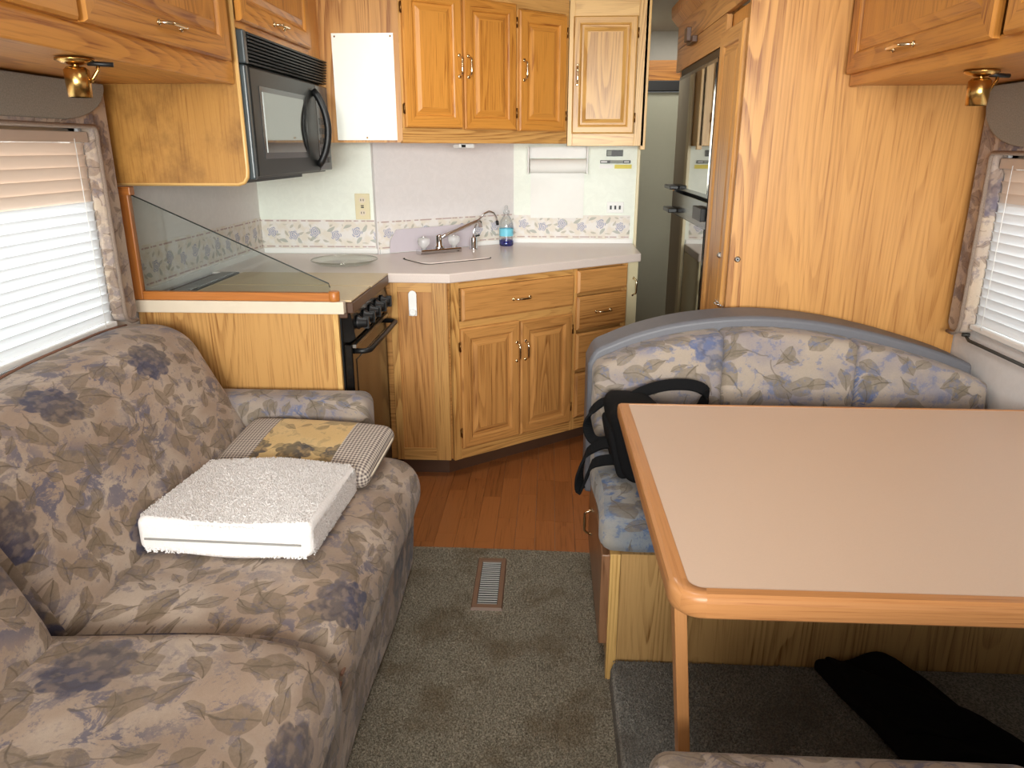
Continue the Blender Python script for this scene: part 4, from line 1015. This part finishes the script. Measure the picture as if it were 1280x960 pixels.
part(sf, 'arm', MB().cushion((-1.16, 2.290, .33), (-0.598, 2.425, .628), .040, 14, .006, None, lambda p, ax: (p[0] + .4, p[2] + p[1] + .3), axis=1), 'dinette_floral', world=True)
# piping: seat front welt and cushion seam
pp = [(-0.425 - .004 * math.sin(y * 6), y, .350 + .003 * math.sin(y * 11)) for y in [1.30 + q * .05 for q in range(20)]]
part(sf, 'piping', MB().tube(pp, .0042, 6), 'piping_brown', world=True)
pp = [(-0.412 - .004 * math.sin(y * 6), y, .375) for y in [.35 + q * .05 for q in range(19)]]
part(sf, 'piping', MB().tube(pp, .0042, 6), 'piping_brown', world=True)
part(sf, 'piping', MB().tube([back_fn(-1.155, y, .874 ) for y in [1.30 + q * .05 for q in range(21)]], .0042, 6), 'piping_brown', world=True)

# ---- white fleece cushion
wc = thing('fleece_cushion', (-0.764, 1.748, .471), math.radians(-2), 'square white fleece cushion with zipped edge lying on the sofa', 'cushion')
def wc_fn(x, y, z): return (x + .05 * y * 0, y, z + 0.006 * math.sin(x * 14 + y * 9) - 0.02 * (x - .0) * 0)
part(wc, 'cushion_body', MB().cushion((-.222, -.195, .002), (.215, .195, .094), .022, 18, .008, wc_fn), 'fleece')
part(wc, 'zip', MB().box((-.20, -.1985, .044), (.19, -.1965, .049), 'x'), 'louvre_grey', label='pale zip along the front edge')
def fleece_pile():
    rd = random.Random(11); v = []; f = []
    for k in range(22000):
        r = rd.random()
        if r < .72: x, y = -.212 + .417 * rd.random(), -.185 + .37 * rd.random(); b = Vector((x, y, .094 + .006)); n = Vector((0, 0, 1)); b.z += .008 * max(0, (1 - (x / .225) ** 2) * (1 - (y / .195) ** 2)) ** .6 - .006 + 0.006 * math.sin(x * 14 + y * 9)
        elif r < .86:
            b = Vector((.213, -.18 + .36 * rd.random(), .012 + .07 * rd.random())); n = Vector((1, 0, 0))
        else:
            z = .008 + .078 * rd.random()
            if .036 < z < .056: continue
            b = Vector((-.205 + .405 * rd.random(), -.193, z)); n = Vector((0, -1, 0))
        j = Vector((rd.random() - .5, rd.random() - .5, rd.random() - .5)) * 1.5
        tip = b + (n + j).normalized() * (.002 + .003 * rd.random())
        t1 = n.orthogonal().normalized() * .0026; t2 = n.cross(t1)
        i = len(v); v += [tuple(b + t1), tuple(b - t1 * .5 + t2 * .87), tuple(b - t1 * .5 - t2 * .87), tuple(tip)]
        f += [(i, i + 1, i + 3), (i + 1, i + 2, i + 3), (i + 2, i, i + 3)]
    m_ = MB(); m_.v = v; m_.f = f; m_.u = [[(0, 0)] * 3] * len(f); m_.sm = [True] * len(f); return m_
part(wc, 'fleece_pile', fleece_pile(), 'fleece', kind='stuff')

# ---- throw pillow with checked ends
tpw = thing('throw_pillow', (-0.745, 2.105, .4755), math.radians(-6), 'yellow floral throw pillow with gingham ends by the sofa arm', 'pillow')
def tilt(x, y, z):
    a = math.radians(9); return (x, y * math.cos(a) - z * math.sin(a), y * math.sin(a) + z * math.cos(a) + .046)
def pil(x0, x1):
    mb = MB().cushion((-.245, -.150, -.036), (.245, .150, .036), .034, 20, .014, None, None, pinch=.3)
    keep = [i for i, q in enumerate(mb.f) if x0 <= sum(mb.v[k][0] for k in q) / len(q) < x1]
    o = MB(); mp = {}
    for i in keep:
        q = []
        for k in mb.f[i]:
            if k not in mp: mp[k] = len(o.v); o.v.append(tilt(*mb.v[k]))
            q.append(mp[k])
        o.face(q, mb.u[i], True)
    return o
part(tpw, 'middle_panel', pil(-.125, .118), 'pillow_floral')
part(tpw, 'checked_end', pil(-9, -.125), 'gingham'); part(tpw, 'checked_end', pil(.118, 9), 'gingham')
pth = []
for a, b in rrect(.243, .148, .05, 5): pth.append(tilt(a, b, 0))
part(tpw, 'piping', MB().tube(pth, .005, 6, closed=True), 'cream')

# ================================================================== DINETTE
bn = thing('dinette_bench', (0.75, 2.05, 0), 0, 'dinette bench with arched floral backrest against the pantry side', 'bench')
part(bn, 'front_panel', B((0.20, 1.748, 0.0), (1.352, 1.766, .398)), 'oak_bench', world=True)
part(bn, 'corner_stile', B((0.172, 1.745, 0.0), (0.199, 1.775, .398)), 'oak_light', world=True, bevel=.001)
part(bn, 'carcass', B((0.178, 1.768, 0.0), (1.352, 2.46, .396), 'x'), 'oak_bench', world=True)
bd = part(bn, 'drawer', B((0.150, 1.765, .105), (0.176, 2.36, .385), 'y'), 'oak_weathered_shaded', world=True, bevel=.004)
hq = pull(bd, bn, 0, 0, 0, .09, True); hq.rotation_euler = (0, 0, -PI / 2); hq.location = TM[bd.name].inverted() @ Vector((0.138, 2.20, .25))
def buv(p, ax):
    if ax == 0: return (p[1], p[2])
    return (p[0], -p[1] - p[2])
def bseat(x, y, z): return (x + .006 * math.sin(y * 14) * (1 if x < .3 else 0), y, z + .004 * math.sin(x * 19) + .003 * math.sin(y * 23))
part(bn, 'seat_cushion', MB().cushion((0.142, 1.735, .400), (1.345, 2.25, .515), .04, 20, .012, bseat, buv), 'dinette_seat_floral', world=True)
# arched backrest: vinyl edged shell and three floral pads
AX = [(.127, .755), (.150, .800), (.189, .822), (.287, .862), (.435, .899), (.63, .918), (.826, .906), (1.026, .868), (1.229, .810), (1.335, .770)]
def smooth_line(P, n=5):
    out = []
    for i in range(len(P) - 1):
        a, b, c, d_ = P[max(i - 1, 0)], P[i], P[i + 1], P[min(i + 2, len(P) - 1)]
        for q in range(n):
            u_ = q / n
            out.append(tuple(0.5 * (2 * b[k] + (c[k] - a[k]) * u_ + (2 * a[k] - 5 * b[k] + 4 * c[k] - d_[k]) * u_ ** 2 + (3 * b[k] - a[k] - 3 * c[k] + d_[k]) * u_ ** 3) for k in (0, 1)))
    return out + [P[-1]]
AX = smooth_line(AX)
def arch(x):
    for (a, za), (b, zb) in zip(AX, AX[1:]):
        if a <= x <= b: return za + (zb - za) * (x - a) / (b - a)
    return AX[0][1] if x < AX[0][0] else AX[-1][1]
shell = [(1.345, .30), (.128, .30)] + AX
part(bn, 'backrest_shell', MB().prism(shell, 2.315, 2.47, 'y'), 'grey_vinyl', world=True, bevel=.02, seg=4)
def pad(x0, x1, seed):
    def fn(x, y, z):
        s_ = (z - .50) / .40
        top = arch(x) - .031
        return (x, y + .03 * (s_ - .5), .50 + (top - .50) * s_)
    return MB().cushion((x0, 2.205, .50), (x1, 2.325, .90), .022, 14, .008, fn, lambda p, ax: (p[0] + seed, -p[1] - p[2] + seed * .3), axis=1)
part(bn, 'back_pad', pad(.142, .536, .0), 'dinette_floral', world=True)
part(bn, 'back_pad', pad(.532, .938, .35), 'dinette_floral', world=True)
part(bn, 'back_pad', pad(.934, 1.340, .8), 'dinette_floral', world=True)

# near bench of the dinette: only its seat edge shows
nb = thing('dinette_bench', (0.75, .75, .072), 0, 'dinette bench with dusky floral seat cushion opposite the arched backrest', 'bench')
part(nb, 'base', B((.20, .46, .072), (1.352, .985, .385), 'x'), 'oak_bench', world=True)
part(nb, 'seat_cushion', MB().cushion((.175, .44, .385), (.805, 1.025, .468), .038, 18, .006, None, lambda p, ax: (p[0] + 2.2, p[1] - p[2])), 'sofa_floral', world=True)
part(nb, 'seat_cushion', MB().cushion((.812, .44, .385), (1.350, 1.015, .462), .038, 14, .006, None, lambda p, ax: (p[0] + 1.2, p[1] - p[2])), 'sofa_floral', world=True)

part(nb, 'backrest_shell', MB().prism([(1.345, .30), (.128, .30)] + AX, .20, .345, 'y'), 'grey_vinyl', world=True, bevel=.02, seg=4)
part(nb, 'back_pad', MB().cushion((.15, .33, .48), (1.33, .44, .74), .035, 12, .01, None, lambda p, ax: (p[0] + 1.7, p[2])), 'sofa_floral', world=True)
# ---- table
tb = thing('dinette_table', (.78, 1.5, .072), 0, 'dinette table with beige laminate top and rounded oak edge', 'table')
NC = 10
ED = [(.196, 1.985), (1.352, 1.985), (1.352, 1.040)] + [(.259 - .055 * math.sin(q / NC * PI / 2), 1.095 - .055 * math.cos(q / NC * PI / 2)) for q in range(NC + 1)]
NE = len(ED)
INN = [(.226, 1.972), (1.350, 1.972), (1.350, 1.066)] + [(.262 - .026 * math.sin(q / NC * PI / 2), 1.092 - .026 * math.cos(q / NC * PI / 2)) for q in range(NC + 1)]
def lerp(a, b, f): return (a[0] + (b[0] - a[0]) * f, a[1] + (b[1] - a[1]) * f)
rings = []
for f, z in ((1, .696), (.25, .694), (.05, .699), (0, .708), (0, .726), (.08, .735), (.3, .7395), (.97, .7395), (1, .738)):
    rings.append([(*lerp(ED[i], INN[i], f), z) for i in range(NE)])
mb = MB(); k0 = 0
for r in rings: mb.v += r
for i in range(len(rings) - 1):
    for j in range(NE):
        j2 = (j + 1) % NE; q = (i * NE + j, i * NE + j2, i * NE + NE + j2, i * NE + NE + j)
        horiz = j in (0, 2) or 3 <= j < 3 + NC // 2
        mb.face(q, [((mb.v[t_][1] + mb.v[t_][2], mb.v[t_][0]) if horiz else (mb.v[t_][0] + mb.v[t_][2], mb.v[t_][1])) for t_ in q], 3 <= j < 3 + NC)
part(tb, 'edge_band', mb, 'oak_table', world=True)
part(tb, 'table_top', MB().prism(INN[::-1], .697, .7385), 'table_laminate', world=True)
leg = MB().loft([[(.221, 1.122, .697), (.243, 1.122, .697), (.243, 1.165, .697), (.221, 1.165, .697)], [(.276, 1.122, .074), (.298, 1.122, .074), (.298, 1.165, .074), (.276, 1.165, .074)]], True, True, True, smooth=False)
part(tb, 'leg', leg, 'oak_table', world=True, bevel=.002)
part(tb, 'wall_cleat', B((1.33, 1.10, .640), (1.356, 1.93, .694), 'y'), 'oak_table', world=True)

# ---- black shoulder bag on the bench
bg = thing('shoulder_bag', (.30, 2.05, .53), 0, 'black nylon shoulder bag with straps lying on the dinette bench', 'bag')
def bag_fn(x, y, z):
    k = (z - .53) / .22
    return (x - .050 * (k - .3) + .006 * math.sin(y * 30), y + .13 * k, z + .006 * math.sin(y * 18 + x * 12))
part(bg, 'bag_body', MB().cushion((.200, 1.885, .530), (.345, 2.078, .715), .035, 12, .012, bag_fn, axis=0), 'black_nylon', world=True)
part(bg, 'front_pocket', MB().cushion((.182, 1.905, .540), (.215, 2.050, .660), .014, 8, .006, bag_fn, axis=0), 'black_nylon', world=True)
part(bg, 'zip', MB().tube([bag_fn(.232, y, .704) for y in [1.91 + q * .018 for q in range(9)]], .004, 6), 'steel', world=True)
def strap(pts, w=.016, t=.003):
    # smooth ribbon through points
    P = [Vector(p) for p in pts]; out = []
    for i in range(len(P) - 1):
        a, b, c, d_ = P[max(i - 1, 0)], P[i], P[i + 1], P[min(i + 2, len(P) - 1)]
        for q in range(6):
            s_ = q / 6
            out.append(0.5 * ((2 * b) + (c - a) * s_ + (2 * a - 5 * b + 4 * c - d_) * s_ ** 2 + (3 * b - a - 3 * c + d_) * s_ ** 3))
    out.append(P[-1])
    return out
def ribbon(pts, wdir, w, th=.0035):
    wd = Vector(wdir).normalized(); P = strap(pts); rings = []
    for q, p in enumerate(P):
        tg = (P[min(q + 1, len(P) - 1)] - P[max(q - 1, 0)]).normalized()
        ww = (wd - tg * wd.dot(tg)).normalized(); nn_ = tg.cross(ww)
        rings.append([p + ww * w + nn_ * th, p + ww * w - nn_ * th, p - ww * w - nn_ * th, p - ww * w + nn_ * th])
    return MB().loft(rings, True, True, True, smooth=False)
part(bg, 'strap', ribbon([(.205, 2.11, .70), (.165, 2.13, .690), (.128, 2.12, .655), (.122, 2.10, .615), (.142, 2.07, .590), (.19, 2.05, .60)], (.35, .6, .55), .015), 'black_nylon', world=True)
part(bg, 'strap', ribbon([(.20, 2.02, .60), (.162, 2.03, .595), (.118, 2.03, .565), (.098, 2.02, .505), (.100, 2.00, .462), (.112, 1.99, .490), (.135, 1.98, .555), (.20, 1.98, .57)], (.35, .6, .55), .016), 'black_nylon', world=True)
part(bg, 'carry_handle', ribbon([(.225, 2.12, .690), (.285, 2.15, .718), (.36, 2.165, .736), (.44, 2.168, .735), (.478, 2.165, .712), (.462, 2.16, .66)], (.1, .5, .85), .017, .006), 'black_nylon', world=True, bevel=.002)
# ---- dark cloth heap under the table
dc = thing('dark_blanket', (.87, 1.62, .076), 0, 'black folded blanket on the carpet under the dinette table', 'blanket')
def dc_fn(x, y, z):
    k = (1.745 - y) / .33
    c = .825 + .05 * k; w = 1.3 + .55 * k
    return (c + .10 * k + (x - .835) * w, y - .012 + .010 * math.sin(x * 22), .078 + (z - .078) * (.6 + .4 * math.sin(x * 26 + y * 15) ** 2))
part(dc, 'folded_cloth', MB().cushion((.752, 1.40, .078), (.918, 1.742, .125), .020, 14, .008, dc_fn), 'charcoal_cloth', world=True)
part(dc, 'upper_fold', MB().cushion((.772, 1.46, .115), (.900, 1.738, .140), .012, 10, .006, dc_fn), 'charcoal_cloth', world=True)

# ---- floor register
fg = thing('floor_register', (-0.188, 2.205, .004), math.radians(0.5), 'brown metal floor register let into the carpet', 'vent')
part(fg, 'frame', ring_mesh([[(-.052, -.155, .0), (.052, -.155, .0), (.052, .155, .0), (-.052, .155, .0)], [(-.048, -.151, .009), (.048, -.151, .009), (.048, .151, .009), (-.048, .151, .009)], [(-.034, -.132, .009), (.034, -.132, .009), (.034, .132, .009), (-.034, .132, .009)], [(-.032, -.130, .001), (.032, -.130, .001), (.032, .130, .001), (-.032, .130, .001)]], False), 'register_brown')
part(fg, 'duct', B((-.033, -.131, .0004), (.033, .131, .0014)), 'dark_gap')
for q in range(20):
    yy = -.124 + q * .01305
    part(fg, 'louvre', MB().loft([[(-.032, yy - .0020, .0055), (-.032, yy + .0014, .0068), (-.032, yy + .0026, .0058), (-.032, yy - .0026, .0043)], [(.032, yy - .0020, .0055), (.032, yy + .0014, .0068), (.032, yy + .0026, .0058), (.032, yy - .0026, .0043)]], True, True, True, smooth=False), 'louvre_grey')
